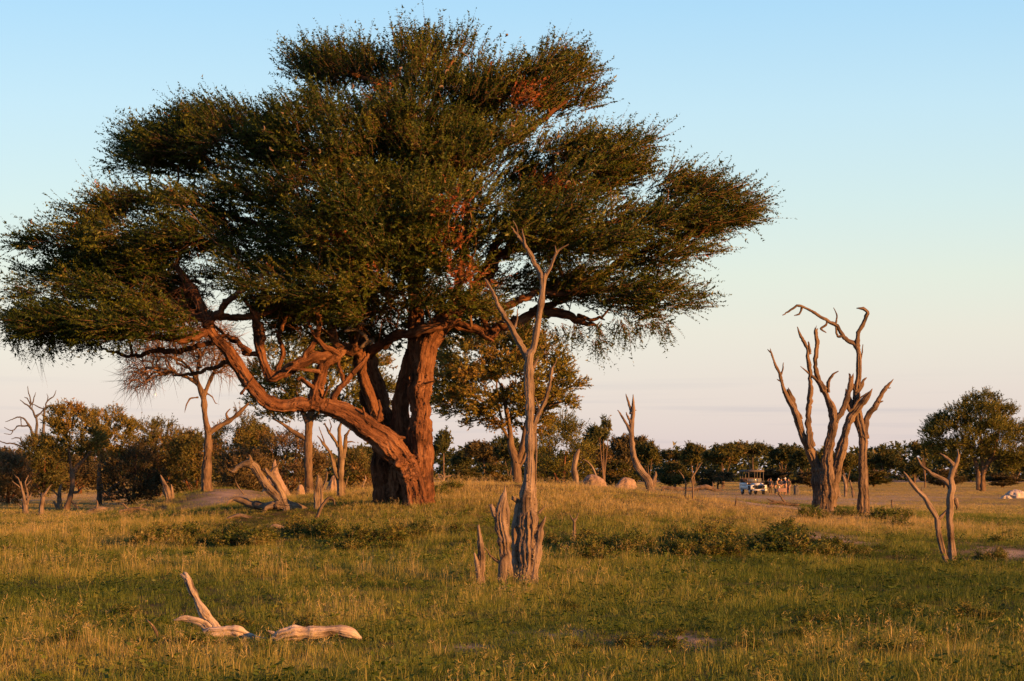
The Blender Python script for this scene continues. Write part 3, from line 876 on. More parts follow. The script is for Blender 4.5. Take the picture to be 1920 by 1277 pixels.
    PADS = [  # outline, depth offset, half depth
        ([(540, 108), (590, 84), (690, 92), (760, 125), (780, 175), (700, 165), (600, 148), (560, 132)], 0.5, 3.0),
        ([(705, 150), (720, 108), (770, 70), (850, 78), (940, 80), (1020, 96), (1080, 104), (1108, 130), (1125, 165), (1060, 200), (960, 212), (860, 220), (760, 200)], 0.0, 4.5),
        ([(168, 262), (270, 226), (385, 186), (455, 192), (530, 220), (560, 270), (480, 320), (380, 322), (280, 312), (215, 300)], 0.8, 4.5),
        ([(500, 235), (560, 200), (660, 190), (800, 215), (900, 235), (880, 330), (760, 360), (620, 350), (520, 320)], -1.6, 4.0),
        ([(640, 200), (900, 215), (940, 330), (700, 345)], 3.2, 3.0),
        ([(880, 240), (1000, 225), (1100, 248), (1200, 252), (1215, 290), (1180, 340), (1050, 372), (920, 370)], 0.0, 4.5),
        ([(1240, 335), (1266, 314), (1330, 330), (1372, 345), (1425, 374), (1418, 400), (1395, 422), (1300, 438), (1220, 420), (1200, 380)], 0.3, 3.4),
        ([(930, 372), (1100, 364), (1225, 395), (1305, 450), (1325, 478), (1300, 498), (1200, 520), (1050, 500), (940, 470)], -1.0, 4.5),
        ([(980, 505), (1100, 505), (1250, 512), (1338, 532), (1326, 566), (1312, 598), (1260, 606), (1150, 592), (1060, 562), (980, 552)], 0.3, 4.5),
        ([(30, 452), (130, 428), (215, 366), (300, 350), (420, 338), (540, 345), (620, 420), (560, 500), (430, 505), (300, 505), (150, 505)], -0.4, 5.0),
        ([(16, 545), (26, 482), (130, 485), (300, 492), (420, 505), (400, 572), (330, 618), (250, 640), (140, 644), (55, 636)], 0.0, 4.5),
        ([(540, 342), (700, 340), (880, 350), (935, 400), (920, 480), (800, 520), (650, 520), (540, 480)], -2.4, 4.5),
        ([(600, 350), (900, 350), (900, 500), (640, 500)], 3.2, 3.0),
        ([(430, 505), (560, 492), (760, 512), (900, 502), (960, 545), (900, 600), (820, 590), (760, 602), (680, 622), (600, 606), (500, 596)], -1.2, 5.0),
        ([(60, 590), (200, 600), (370, 585), (380, 640), (250, 655), (70, 650)], -2.8, 1.6),
        ([(400, 545), (560, 540), (760, 545), (900, 540), (935, 580), (880, 618), (760, 636), (640, 650), (540, 645), (450, 625)], 3.2, 2.6),
    ]
    TT = []
    for poly, off, dm in PADS:
        poly = [(765 + (a - 765) * .975, 605 + (b_ - 605) * (.962 if b_ < 605 else 1)) for a, b_ in poly]
        pa = np.array(poly, float); xx, yy = pa[:, 0], pa[:, 1]
        area = 0.5 * abs(np.dot(xx, np.roll(yy, 1)) - np.dot(yy, np.roll(xx, 1)))
        q = crown_targets(poly, Y, int(area * .0023) + 8, dm, rng, k=1.3, mind=0.58, flat=0.55, inset=0.12)
        q[:, 1] += off
        TT.append(q)
    core = [(230, 300), (380, 230), (560, 210), (700, 150), (900, 130), (1050, 170), (1040, 230), (1160, 300), (1240, 390), (1300, 440), (1240, 520), (1200, 570), (1000, 540), (860, 570), (700, 590), (560, 580), (420, 520), (250, 580), (90, 580), (60, 500), (200, 420), (330, 340)]
    TT.append(crown_targets(core, Y, 230, 5.5, rng, k=1.0, mind=.75, flat=.6))
    T = np.concatenate(TT)
    lump = fbm(T[:, 0] * .6 + T[:, 1] * .3, T[:, 2] * 1.25 + T[:, 1] * .22, 19, 3)
    T = T[rng.uniform(0, 1, len(T)) < np.clip((lump - .31) * 6.5, .05, 1)]
    print('camelthorn clumps', len(T))
    # sky gaps seen through the crown: thin the foliage along those lines of branches
    gx = CX + T[:, 0] / Y * F; gy = HY - (T[:, 2] - CAMZ) / Y * F
    keep = np.ones(len(T), bool)
    for (hx, hy, rx, ry, pr) in ((745, 310, 26, 18, .9), (700, 165, 55, 20, .95), (680, 240, 45, 20, .6), (955, 145, 70, 10, .7), (525, 460, 60, 26, .7), (860, 470, 50, 40, .55), (1000, 400, 45, 30, .5), (610, 300, 30, 20, .6), (430, 530, 70, 50, .7), (470, 620, 60, 40, .8), (380, 600, 60, 40, .5),
                                 (1150, 380, 40, 16, .5), (560, 570, 40, 30, .4), (480, 405, 25, 18, .7), (1000, 250, 40, 12, .5), (840, 520, 40, 30, .5), (270, 335, 40, 22, .6)):
        keep &= ~((((gx - hx) / rx) ** 2 + ((gy - hy) / ry) ** 2 < 1) & (rng.uniform(0, 1, len(T)) < pr))
    T = T[keep]
    cen = np.array([bx + 0.5, Y, 6.2])
    out = norm((T - cen) * np.array([1.15, 1.0, 0.6]))
    rt = (T[:, 2] - 6) / 9
    bm = MB()
    for p, r_ in dendrite(seeds, T, rng, 0.014, 0.42, 0.5, 0.22, 0.14):
        tube(bm, p, r_, 4)
    tint = 0.51 + rng.normal(0, 0.17, len(T)) + 0.25 * (fbm(T[:, 0] * .35, T[:, 2] * .5, 8) - .5)
    gx = CX + T[:, 0] / Y * F; gy = HY - (T[:, 2] - CAMZ) / Y * F
    tint = np.clip(tint, .05, .74)
    for (hx, hy, rx, ry) in ((705, 205, 42, 14), (945, 205, 30, 20), (850, 450, 22, 45), (1110, 165, 30, 16), (1010, 375, 50, 14), (690, 470, 35, 16), (1145, 372, 24, 12), (560, 195, 22, 10), (880, 540, 60, 20)):
        m = ((gx - hx) / rx) ** 2 + ((gy - hy) / ry) ** 2 < 1
        m &= rng.uniform(0, 1, len(T)) < 0.65
        tint[m] = 0.94                                     # withered russet sprays
    q1, t1 = leaf_sprays(T, out, tint, rng, 31, 0.82, (0.66, 0.66, 0.25), 26, 0.078, 0.04, 0.13, 1.05, bm, 0.007, 0.5, 0.16, 0.02)
    # loose sprays that break the outline (ragged rim)
    e = edge_dist(gx, gy, outer)
    sel = np.nonzero(e < 66)[0]
    T2 = T[sel] + out[sel] * rng.uniform(0.0, 0.35, (len(sel), 1))
    q2, t2 = leaf_sprays(T2, out[sel], tint[sel], rng, 9, 0.95, (0.42, 0.42, 0.2), 27, 0.066, 0.035, 0.22, 1.3, bm, 0.009, 0.4, 0.14, 0.03)
    # drooping sprays under the rim
    dr = []
    for (a0, b0, n_) in ((1060, 612, 4), (1100, 625, 5), (1150, 612, 6), (1200, 608, 5), (1240, 612, 4), (1110, 640, 3), (60, 628, 8), (110, 625, 4), (150, 630, 4), (200, 632, 3), (28, 600, 3), (1010, 600, 4), (985, 610, 3)):
        for k in range(n_):
            q_ = P(a0 + rng.uniform(-25, 25), b0 + rng.uniform(-14, 8), Y); q_[1] += rng.uniform(-2.5, 2.5); dr.append(q_)
    dr = np.array(dr)
    od = np.stack([rng.normal(0.15, .5, len(dr)), rng.normal(0, .5, len(dr)), np.full(len(dr), -0.75)], 1)
    q3, t3 = leaf_sprays(dr, od, np.full(len(dr), .34), rng, 7, 0.7, (0.12, 0.12, 0.1), 18, 0.075, 0.034, -0.1, 1.2, bm, 0.010, 0.5, 0.14, 0.25)
    link('branchwork', bm.mesh('camelthorn_branches', org), M['twig'], root)['kind'] = 'stuff'
    link('crown', leaf_mesh('camelthorn_leaves', np.concatenate([q1, q2, q3]), np.concatenate([t1, t2, t3]), org), M['leaf'], root)
    # tangles of dead reddish twigs under the crown
    dm = MB()
    pts = []
    for (a0, b0, rx, ry, n_, dp) in ((345, 560, 55, 45, 26, -2.2), (300, 610, 60, 25, 16, -1.5), (430, 610, 60, 40, 16, -1.0), (590, 345, 30, 22, 9, -3.0), (460, 500, 50, 40, 10, -2), (70, 640, 14, 22, 5, 0), (390, 480, 45, 30, 8, -2.5), (560, 600, 60, 30, 10, -1), (700, 590, 60, 25, 10, -1.5), (830, 560, 60, 25, 8, -2)):
        for k in range(n_):
            q_ = P(a0 + rng.uniform(-rx, rx), b0 + rng.uniform(-ry, ry), Y); q_[1] += dp + rng.uniform(-1, 1); pts.append(q_)
    pts = np.array(pts)
    oo = np.stack([rng.normal(-.2, .6, len(pts)), rng.normal(-.2, .5, len(pts)), rng.normal(-.35, .4, len(pts))], 1)
    leaf_sprays(pts, oo, np.zeros(len(pts)), rng, 10, 0.8, (0.4, 0.4, 0.3), 0, up=-.1, outw=.6, wood_mb=dm, twig_r=0.007, spread=0.9, droop=0.15)
    link('dead_twig_tangle', dm.mesh('camelthorn_dead_twigs', org), M['russettwig'], root)['kind'] = 'stuff'
    # curled pale seed pods
    pm = MB(); th = np.linspace(0.3, 3.4, 9)
    pp = np.stack([0.085 * np.cos(th), 0.02 * th, 0.075 * np.sin(th)], 1)
    tube(pm, pp, 0.02 + 0.018 * np.sin(np.linspace(0, np.pi, 9)), 7)
    pod = pm.mesh('seed_pod', (0, 0, 0), True)
    for k, (a0, b0) in enumerate(((959, 304), (960, 283), (845, 185), (835, 216), (1037, 328), (1038, 302), (956, 250), (1056, 386), (765, 184), (622, 325), (541, 324), (524, 286), (960, 280), (115, 492), (125, 449), (400, 435), (948, 120), (680, 215), (860, 395), (560, 260))):
        q_ = P(a0, b0, Y) - org; q_[1] -= 4.2 + rng.uniform(0, 1.2)
        o_ = link('seed_pod', pod, M['dead'], root, loc=q_)
        o_.rotation_euler = rng.uniform(0, 3, 3); o_.scale = [.8] * 3
    return root


build_camelthorn()

# ================================================================== DEAD WOOD
wood('dead_tree', 'tall pale dead tree with splintered hollow base and forked top standing before the big camelthorn', 'dead tree',
     [[(986, 1096, 19), (988, 1060, 18.5), (990, 1020, 19.5), (992, 985, 19), (991, 950, 16.5), (992, 920, 13), (994, 890, 9.5), (994, 850, 8), (994, 800, 8.3), (994, 770, 8.6), (992, 730, 9), (991, 690, 9), (993, 664, 8), (1001, 655, 7), (1004, 640, 6.8), (1008, 614, 6.5), (1012, 586, 6.5), (1015, 561, 6.5), (1018, 538, 6.2), (1018, 520, 6)],
      [(985, 985, 6, -.05), (986, 940, 8, -.1), (988, 915, 5, -.1), (988, 892, 1.2, -.1)],
      [(970, 1090, 6.5, .05), (965, 1045, 6, .0), (964, 1000, 6, -.05), (968, 965, 6, 0), (972, 942, 5.5, .05), (963, 935, 4, -.05)],
      [(999, 1090, 9, -.1), (1005, 1050, 9, -.1), (1011, 1018, 8.5, -.1), (1013, 992, 6.5, -.1), (1019, 978, 3, -.1), (1023, 969, 1.2, -.1)],
      [(1000, 985, 6, 0), (1003, 950, 5.5, 0), (1003, 930, 3, 0), (1005, 915, 1.2, 0)]],
     [[(990, 668, 6.5), (978, 644, 6), (964, 615, 5.2), (947, 592, 4.6), (933, 569, 4), (925, 552, 3.5), (916, 536, 2.4), (909, 522, .9)],
      [(920, 545, 1.8), (918, 533, 1.4), (913, 525, .7)], [(965, 614, 2.2), (970, 600, 1.6), (970, 580, .7)],
      [(1018, 523, 5.8), (1009, 502, 5), (998, 482, 4.4), (987, 466, 3.6), (977, 452, 2.6), (966, 436, 1.8), (958, 424, .7)], [(986, 465, 2.8), (981, 446, 2.2), (979, 430, 1)], [(972, 446, 1.8), (969, 428, 1.2), (962, 414, .6)],
      [(1020, 522, 3.4), (1031, 502, 2.8), (1039, 482, 2.4), (1046, 471, 2), (1056, 463, 1.6), (1066, 458, .8)], [(1042, 474, 1.7), (1041, 461, .8)],
      [(996, 812, 5.5), (1003, 792, 5), (1013, 768, 4.4), (1023, 742, 4), (1030, 715, 3.4), (1034, 693, 2.8), (1043, 674, .8)], [(1012, 770, 2), (1007, 755, 1.5), (1004, 745, .8)],
      [(1000, 690, 3), (1006, 676, 2.4), (1011, 668, .8)], [(1004, 812, 1.6), (1006, 850, 1.8), (1004, 900, 1.6), (1001, 935, 1.5)],
      [(1009, 962, 2), (1016, 955, 1.6), (1022, 948, .7)], [(976, 1070, 3), (968, 1055, 2.4), (963, 1040, 1)]],
     'dead', seed=3, rough=0.5, voxel=0.014, sides=30, freq=11, sink=.2)
wood('stump', 'hollow grey stump with a spiked top left of the tall dead tree', 'stump',
     [[(956, 1086, 9), (950, 1055, 10.5), (944, 1015, 11.5), (938, 978, 11.5), (940, 950, 10), (945, 932, 6), (947, 918, 1.8), (946, 904, .8)],
      [(936, 985, 6, -.03), (930, 968, 6, -.03), (924, 956, 5, -.03), (921, 948, 3, -.03)], [(951, 1000, 4), (953, 965, 4), (950, 940, 2.5)]],
     [[(940, 1058, 3), (930, 1050, 2.6), (920, 1043, 2), (911, 1028, .8)]], 'dead', seed=4, rough=.5, voxel=.013, sides=26, freq=9)
wood('stump', 'short split stump directly in front of the hollow spiked stump', 'stump', [[(941, 1100, 8), (942, 1075, 7.5), (943, 1052, 6.5), (945, 1044, 4)]], [], 'dead', seed=5, rough=.5, sides=24, freq=8)
wood('stump', 'slim upright stump post, leftmost of the stumps beside the tall dead tree', 'stump',
     [[(902, 1100, 7), (902, 1060, 7), (900, 1020, 5.5), (897, 988, 2.8)], [(899, 1094, 5, -.04), (894, 1060, 4.2, -.04), (890, 1038, 2, -.04)]], [], 'dead', seed=6, rough=.5, voxel=.012, sides=22, freq=8)

wood('dead_tree', 'multi-stemmed dead tree with thick pale hollow base right of the vehicle', 'dead tree',
     [[(1532, 962, 10, .3), (1535, 918, 11, .3), (1534, 876, 10, .3), (1520, 840, 8.5, .2), (1506, 814, 7.5, .1), (1497, 785, 6.5, 0), (1484, 756, 5.2, 0), (1471, 731, 4.2, 0), (1463, 702, 3.2, 0), (1454, 684, 2.6, 0), (1447, 664, 2, 0), (1444, 652, .8, 0)],
      [(1554, 964, 12), (1556, 918, 12), (1553, 866, 10.5), (1558, 821, 9), (1563, 789, 8), (1558, 763, 6.8), (1548, 738, 6), (1535, 716, 4.5), (1519, 702, 3), (1501, 687, 1)],
      [(1559, 950, 10, .5), (1568, 890, 9.5, .5), (1577, 846, 9, .4), (1586, 807, 8.5, .3), (1596, 778, 7.5, .2), (1614, 757, 6.5, .1), (1628, 742, 4.5, 0), (1635, 730, 1, 0)],
      [(1542, 962, 11, .1), (1545, 910, 12, .1), (1546, 880, 9, .1)]],
     [[(1498, 786, 5.5), (1489, 755, 4.8), (1481, 740, 4), (1478, 731, 2)], [(1465, 702, 2), (1468, 692, 1.5), (1469, 680, .7)], [(1446, 661, 1.5), (1441, 657, 1), (1439, 655, .6)],
      [(1522, 838, 7), (1519, 800, 6.5), (1521, 760, 6), (1524, 725, 5), (1524, 698, 4.6), (1519, 662, 3.6), (1508, 638, 3), (1495, 613, .8)], [(1519, 664, 2.4), (1517, 650, 2), (1516, 642, 1.2)],
      [(1546, 732, 5), (1536, 703, 4.6), (1529, 672, 4), (1530, 645, 4), (1530, 618, 3.6)],
      [(1553, 736, 3.8), (1554, 718, 3.4), (1563, 703, 2.2), (1572, 696, .8)], [(1566, 791, 5.5), (1579, 775, 5), (1586, 757, 5), (1591, 734, 5), (1596, 707, 4)],
      [(1586, 757, 3), (1592, 770, 3), (1600, 765, 2.5), (1614, 745, 2), (1630, 735, 1)], [(1466, 716, 1.6), (1460, 713, 1.2), (1457, 711, .6)]],
     'deaddark', seed=7, rough=.45, voxel=.028, sides=22, freq=9)
wood('dead_tree', 'dark dead tree with one long limb arching left, right of the multi-stemmed dead tree', 'dead tree',
     [[(1618, 968, 12), (1618, 922, 10), (1616, 864, 8.5), (1616, 821, 8.6), (1607, 785, 8.5), (1604, 742, 7.2), (1609, 702, 6), (1610, 662, 5), (1606, 643, 4.6)]],
     [[(1609, 652, 4.8), (1600, 643, 4.5), (1587, 634, 4), (1573, 612, 3.6), (1548, 598, 3.2), (1519, 583, 2.6), (1494, 573, 2.3), (1481, 582, 2), (1467, 591, .7)],
      [(1580, 630, 2.2), (1571, 631, 2), (1569, 605, 1.7), (1570, 590, 1.4), (1563, 577, .6)], [(1552, 600, 2.2), (1549, 610, 2), (1540, 617, 2), (1549, 624, .8)], [(1503, 577, 2), (1498, 589, 1.8), (1489, 592, .6)],
      [(1607, 648, 4.6), (1611, 623, 4.2), (1620, 605, 3.8), (1626, 585, 3.4), (1617, 579, 3), (1606, 578, .7)], [(1614, 673, 1.5), (1617, 660, 1.3), (1618, 646, .7)],
      [(1619, 820, 7), (1625, 789, 6), (1638, 763, 5.2), (1652, 742, 4.6), (1661, 725, 3.6), (1675, 711, .8)], [(1647, 754, 2.5), (1653, 753, 1.5), (1656, 752, .8)], [(1663, 726, 2), (1667, 728, 1), (1670, 727, .6)],
      [(1604, 788, 6.5), (1599, 775, 6), (1593, 752, 5.4), (1588, 740, 4), (1586, 730, 1.2)], [(1603, 734, 5.4), (1613, 720, 4.4), (1618, 712, 2.6), (1625, 708, .8)], [(1603, 730, 4), (1596, 715, 3), (1592, 700, 1)]],
     'deaddark', seed=8, rough=.35, voxel=.024, sides=20, freq=8)
wood('dead_tree', 'upright pale forked dead tree at the right, taller of the leaning pair', 'dead tree',
     [[(1787, 1057, 8), (1784, 1016, 7), (1781, 974, 7), (1782, 931, 7.2), (1785, 915, 7), (1782, 898, 6.2), (1788, 878, 5.4), (1795, 864, 4.4), (1797, 854, 2.5), (1795, 842, .8)]],
     [[(1782, 914, 4.8), (1774, 905, 4.4), (1762, 898, 4), (1747, 888, 3.6), (1738, 880, 3.2), (1726, 872, 2.8), (1719, 857, 1.2)], [(1787, 872, 3.4), (1778, 862, 3), (1770, 856, 2.4), (1763, 850, .9)], [(1791, 935, 4), (1795, 946, 3.4), (1794, 952, 2)], [(1798, 858, 1.5), (1801, 850, .7)]],
     'dead', seed=9, rough=.35, voxel=.014, sides=22, freq=7)
wood('dead_tree', 'thin leaning dead trunk crossing left of the upright forked dead tree', 'dead tree',
     [[(1778, 1057, 5.5), (1767, 1030, 5.5), (1760, 1002, 6), (1757, 974, 5.6), (1744, 951, 5), (1733, 931, 4.8), (1722, 920, 4.4), (1708, 903, 3.8), (1701, 893, 3), (1695, 885, 1)]],
     [[(1757, 973, 3.6), (1767, 965, 3.2), (1776, 957, 2.8)], [(1728, 926, 2), (1728, 918, 1.4), (1728, 913, .7)]], 'dead', seed=10, rough=.35, voxel=.013, sides=20, freq=7)

# foreground fallen wood
wood('fallen_branch', 'bleached fallen branch with one arm raised from the foreground grass', 'fallen branch',
     [[(414, 1188, 11), (402, 1172, 11), (388, 1155, 9.5), (374, 1133, 8), (361, 1108, 7.5), (353, 1087, 6.5), (349, 1077, 4.5)],
      [(372, 1190, 8, -.1), (392, 1187, 10, -.1), (415, 1185, 12, -.1), (434, 1183, 14, -.1), (452, 1187, 13, -.1), (466, 1195, 9, -.1), (490, 1200, 6, -.1)]],
     [[(396, 1178, 9), (378, 1162, 8.5), (352, 1157, 6.5), (338, 1159, 4), (326, 1163, 1.2)], [(352, 1086, 5), (345, 1080, 3.4), (338, 1077, 1.2)]], 'deadwhite', base=(420, 1197), seed=12, rough=.6, voxel=.011, sides=24, freq=7, sink=.0)
wood('fallen_log', 'smooth bleached log lying in the grass right of the raised branch', 'log',
     [[(515, 1202, 10), (528, 1193, 13), (548, 1188, 14.5), (577, 1187, 12.5), (612, 1184, 12), (640, 1183, 11), (660, 1188, 9), (675, 1197, 4)]],
     [[(524, 1196, 6), (513, 1188, 5), (503, 1183, 1.5)], [(522, 1200, 6), (512, 1208, 5), (504, 1214, 2)]], 'deadwhite', base=(577, 1203), seed=13, rough=.45, voxel=.011, sides=24, freq=5, sink=.0)
wood('dead_stick', 'bent brown stick poking up at the left of the foreground grass', 'stick', [[(296, 1202, 3.5), (293, 1186, 3.4), (286, 1173, 2.8), (275, 1162, 1)]], [], 'deaddark', seed=14, rough=.3, sides=12)

# fallen tree on the left of the rise
wood('fallen_tree', 'orange lit fallen dead tree with raised curling limb left of the camelthorn trunk', 'fallen tree',
     [[(540, 946, 9), (524, 935, 8.5), (505, 916, 8), (490, 896, 8), (478, 877, 8), (468, 869, 7)], [(536, 950, 8), (530, 930, 7.5), (519, 908, 7), (506, 891, 5.5), (500, 883, 4)], [(520, 946, 8.5), (544, 949, 9), (566, 953, 7.5), (585, 961, 4)]],
     [[(470, 869, 7), (455, 871, 5.5), (446, 875, 4.6), (439, 883, 3.6), (433, 884, 2.4), (426, 880, .9)], [(470, 869, 4), (469, 860, 2.6), (467, 853, 1)], [(507, 891, 3.6), (500, 883, 3), (494, 881, 2.4)], [(507, 892, 3), (512, 880, 2), (524, 868, 1.2)],
      [(532, 949, 7), (515, 949, 6), (502, 955, 5), (494, 968, 4), (491, 976, 2)], [(524, 946, 7), (500, 951, 8, .3), (474, 948, 7.5, .5), (454, 940, 6, .6), (437, 934, 4.5, .6), (429, 940, 3, .6), (424, 947, 1, .6)]],
     'dead', base=(540, 957), seed=15, rough=.3, sides=18, freq=6, sink=.0, voxel=.016)
wood('dead_branch', 'pale crooked dead branch lying flat in front of the fallen tree', 'fallen branch', [[(424, 974, 3), (440, 968, 4), (452, 967, 4), (470, 971, 3.5), (490, 972, 2)]], [], 'dead', base=(455, 973), seed=16, rough=.3, sides=12, sink=.0)
wood('fallen_log', 'small curved log half hidden in grass below the fallen tree', 'log', [[(496, 996, 3), (506, 989, 4), (518, 987, 4.4), (530, 990, 4), (538, 995, 3)]], [], 'dead', base=(515, 995), seed=17, rough=.3, sides=12, sink=.0)
wood('stump', 'grey two-pronged stump between the fallen tree and the camelthorn', 'stump', [[(594, 955, 6.5), (594, 930, 6), (597, 908, 5), (598, 897, 3.5)], [(603, 953, 4.4), (603, 930, 4), (602, 910, 3.6), (602, 899, 2)]],
     [[(604, 918, 2.4), (610, 903, 2.2), (613, 893, 1.8), (613, 884, .7)]], 'dead', seed=18, rough=.45, sides=18, voxel=.014)
wood('dead_branch', 'dark stick leaning up out of the low shrub right of the fallen tree', 'fallen branch', [[(590, 980, 3.5), (602, 952, 3.4), (609, 942, 3.2), (616, 935, 3), (625, 937, 2.6), (627, 946, 1.4)]], [], 'deaddark', seed=19, rough=.3, sides=12)

# left side dead wood
wood('bare_stump', 'thin pale many-armed dead sapling at the far left in front of the grey dead tree', 'dead tree', [[(48, 964, 5.5), (47, 948, 4.8), (45, 932, 3.4), (41, 915, 2.2), (39, 903, .8)]],
     [[(50, 946, 3.2), (54, 934, 2.6), (59, 925, .8)], [(52, 938, 2.4), (51, 920, 2.2), (49, 905, 1.8), (53, 892, .8)], [(46, 955, 2.6), (40, 951, 2), (34, 945, .8)], [(42, 917, 1.6), (32, 910, 1.4), (22, 902, .7)], [(41, 912, 1.4), (34, 897, 1.2), (27, 890, .6)], [(50, 910, 1.4), (58, 900, .7)]], 'dead', seed=20, rough=.35, sides=12)
wood('stump', 'short orange lit stump leaning right beside the pale dead sapling', 'stump', [[(77, 966, 6), (79, 944, 4.6), (81, 930, 3.8)]], [[(81, 931, 3), (88, 920, 2.4), (97, 909, .8)], [(82, 934, 2), (76, 926, 1.5), (72, 922, .7)]], 'dead', seed=21, rough=.4, sides=14)
wood('stump', 'dark broken stump with two prongs at the foot of the golden tree', 'stump', [[(113, 958, 5), (111, 930, 4), (114, 910, 1.8)], [(114, 960, 4), (106, 950, 4), (102, 942, 2)]], [[(112, 932, 2), (104, 924, 1.4), (97, 918, .7)]], 'deaddark', seed=22, rough=.4, sides=12)
wood('stump', 'torn orange stump leaning left at the edge of the thicket', 'stump', [[(317, 938, 7.5), (312, 917, 6.5), (306, 902, 4), (301, 891, 1)], [(324, 938, 4, .2), (322, 918, 3.2, .2), (321, 910, 1.5, .2)]], [], 'dead', seed=23, rough=.5, sides=18, voxel=.02)
wood('dead_branch', 'orange dead branch lying in the grass right of the broken stump', 'fallen branch', [[(154, 970, 2), (168, 960, 4), (182, 955, 5), (196, 953, 3)]], [[(182, 954, 2.2), (183, 945, 1.8), (181, 938, .7)]], 'dead', base=(178, 963), seed=24, rough=.3, sides=12, sink=.0)
wood('dead_branch', 'tangled fallen branches lying flat in the grass before the thicket', 'fallen branch', [[(225, 958, 3), (245, 955, 4), (262, 954, 3.4), (280, 957, 2)]], [[(240, 955, 2), (232, 946, 1.6), (226, 943, .7)], [(258, 955, 2), (266, 946, 1.4), (272, 944, .7)], [(250, 955, 2), (243, 961, 1.8), (236, 963, 1)]], 'dead', base=(250, 962), seed=25, rough=.3, sides=12, sink=.0)
wood('fallen_tree', 'dark fallen tree arching into the shadowy thicket', 'fallen tree', [[(187, 905, 5), (190, 918, 6), (196, 928, 6.5), (206, 936, 6.5), (220, 941, 5), (234, 942, 3)]],
     [[(200, 926, 4), (215, 912, 3.6), (235, 902, 3), (255, 893, 1.5)], [(205, 930, 4), (225, 922, 3.4), (250, 918, 3), (275, 913, 1.5)], [(213, 934, 3), (240, 930, 2.6), (265, 928, 1.4)], [(188, 908, 3), (185, 893, 2.4), (184, 880, 1)]], 'deaddark', base=(215, 940), seed=26, rough=.35, sides=14, sink=.0)
wood('dead_tree', 'bare grey dead tree with crooked black branches at the far left', 'dead tree',
     [[(68, 925, 6), (70, 903, 5.6), (72, 880, 5.2), (76, 855, 4.4), (80, 830, 3.6), (82, 800, 2.8), (83, 775, 2.2), (83, 765, 1.8)], [(66, 925, 4), (67, 890, 4), (67, 850, 3.6), (67, 820, 3), (69, 795, 2.6), (68, 781, 2)]],
     [[(68, 783, 2.2), (61, 771, 1.9), (54, 762, 1.6), (46, 756, 1.3), (38, 750, .6)], [(55, 763, 1.5), (62, 755, 1.3), (64, 745, 1.1), (67, 736, .5)], [(58, 758, 1.3), (56, 745, 1.1), (53, 735, .9), (52, 724, .5)], [(57, 757, 1.2), (51, 747, 1), (46, 745, .5)],
      [(69, 780, 1.9), (77, 773, 1.6), (82, 768, 1.2)], [(60, 769, 1.2), (60, 760, .8), (61, 755, .5)],
      [(83, 768, 2), (87, 764, 1.7), (96, 760, 1.3), (105, 761, .6)], [(86, 764, 1.6), (87, 755, 1.4), (95, 748, 1.2), (102, 742, 1), (105, 732, .5)], [(89, 753, 1.2), (90, 745, .9), (88, 739, .5)], [(82, 767, 1.3), (73, 763, 1.1), (66, 759, .9), (60, 758, .6)],
      [(67, 826, 2.8), (58, 808, 2.4), (51, 795, 2), (46, 786, 1.7), (37, 784, 1.4), (25, 787, 1), (10, 791, .5)], [(53, 798, 1.8), (42, 799, 1.5), (32, 800, 1.3), (26, 807, 1.1), (17, 806, .9), (8, 801, .5)], [(39, 785, 1.1), (40, 798, .9), (41, 800, .6)],
      [(67, 838, 2.4), (52, 832, 2.2), (40, 836, 1.9), (25, 831, 1.6), (12, 831, 1.3), (0, 827, 1)], [(42, 834, 1.5), (38, 822, 1.2), (30, 820, 1), (22, 823, .6)], [(24, 808, .9), (20, 814, .7), (8, 813, .5)]],
     'deadgreyshade', seed=27, rough=.25, sides=12)
wood('dead_tree', 'pale forked dead tree behind the leaning camelthorn limb', 'dead tree',
     [[(640, 932, 7), (639, 903, 6.6), (640, 866, 6), (637, 835, 5), (636, 805, 3.6), (640, 792, 2)], [(635, 934, 3.6), (637, 905, 4), (640, 880, 4)]],
     [[(636, 895, 4.4), (628, 868, 4), (621, 852, 3.4), (608, 835, 2.6), (601, 826, 1.8), (595, 817, .8)], [(635, 838, 3.4), (628, 828, 3), (618, 812, 2.4), (609, 793, 1)], [(643, 860, 4.4), (648, 835, 4), (650, 818, 3.2), (656, 806, 1.6)],
      [(649, 830, 1.8), (658, 828, 1.4), (666, 830, .6)], [(642, 918, 2.6), (649, 908, 2.2), (653, 893, .8)], [(611, 838, 1.6), (606, 822, 1.2), (598, 800, .6)], [(618, 812, 1.6), (621, 800, 1.2), (617, 786, .6)]], 'dead', seed=28, rough=.35, sides=14)
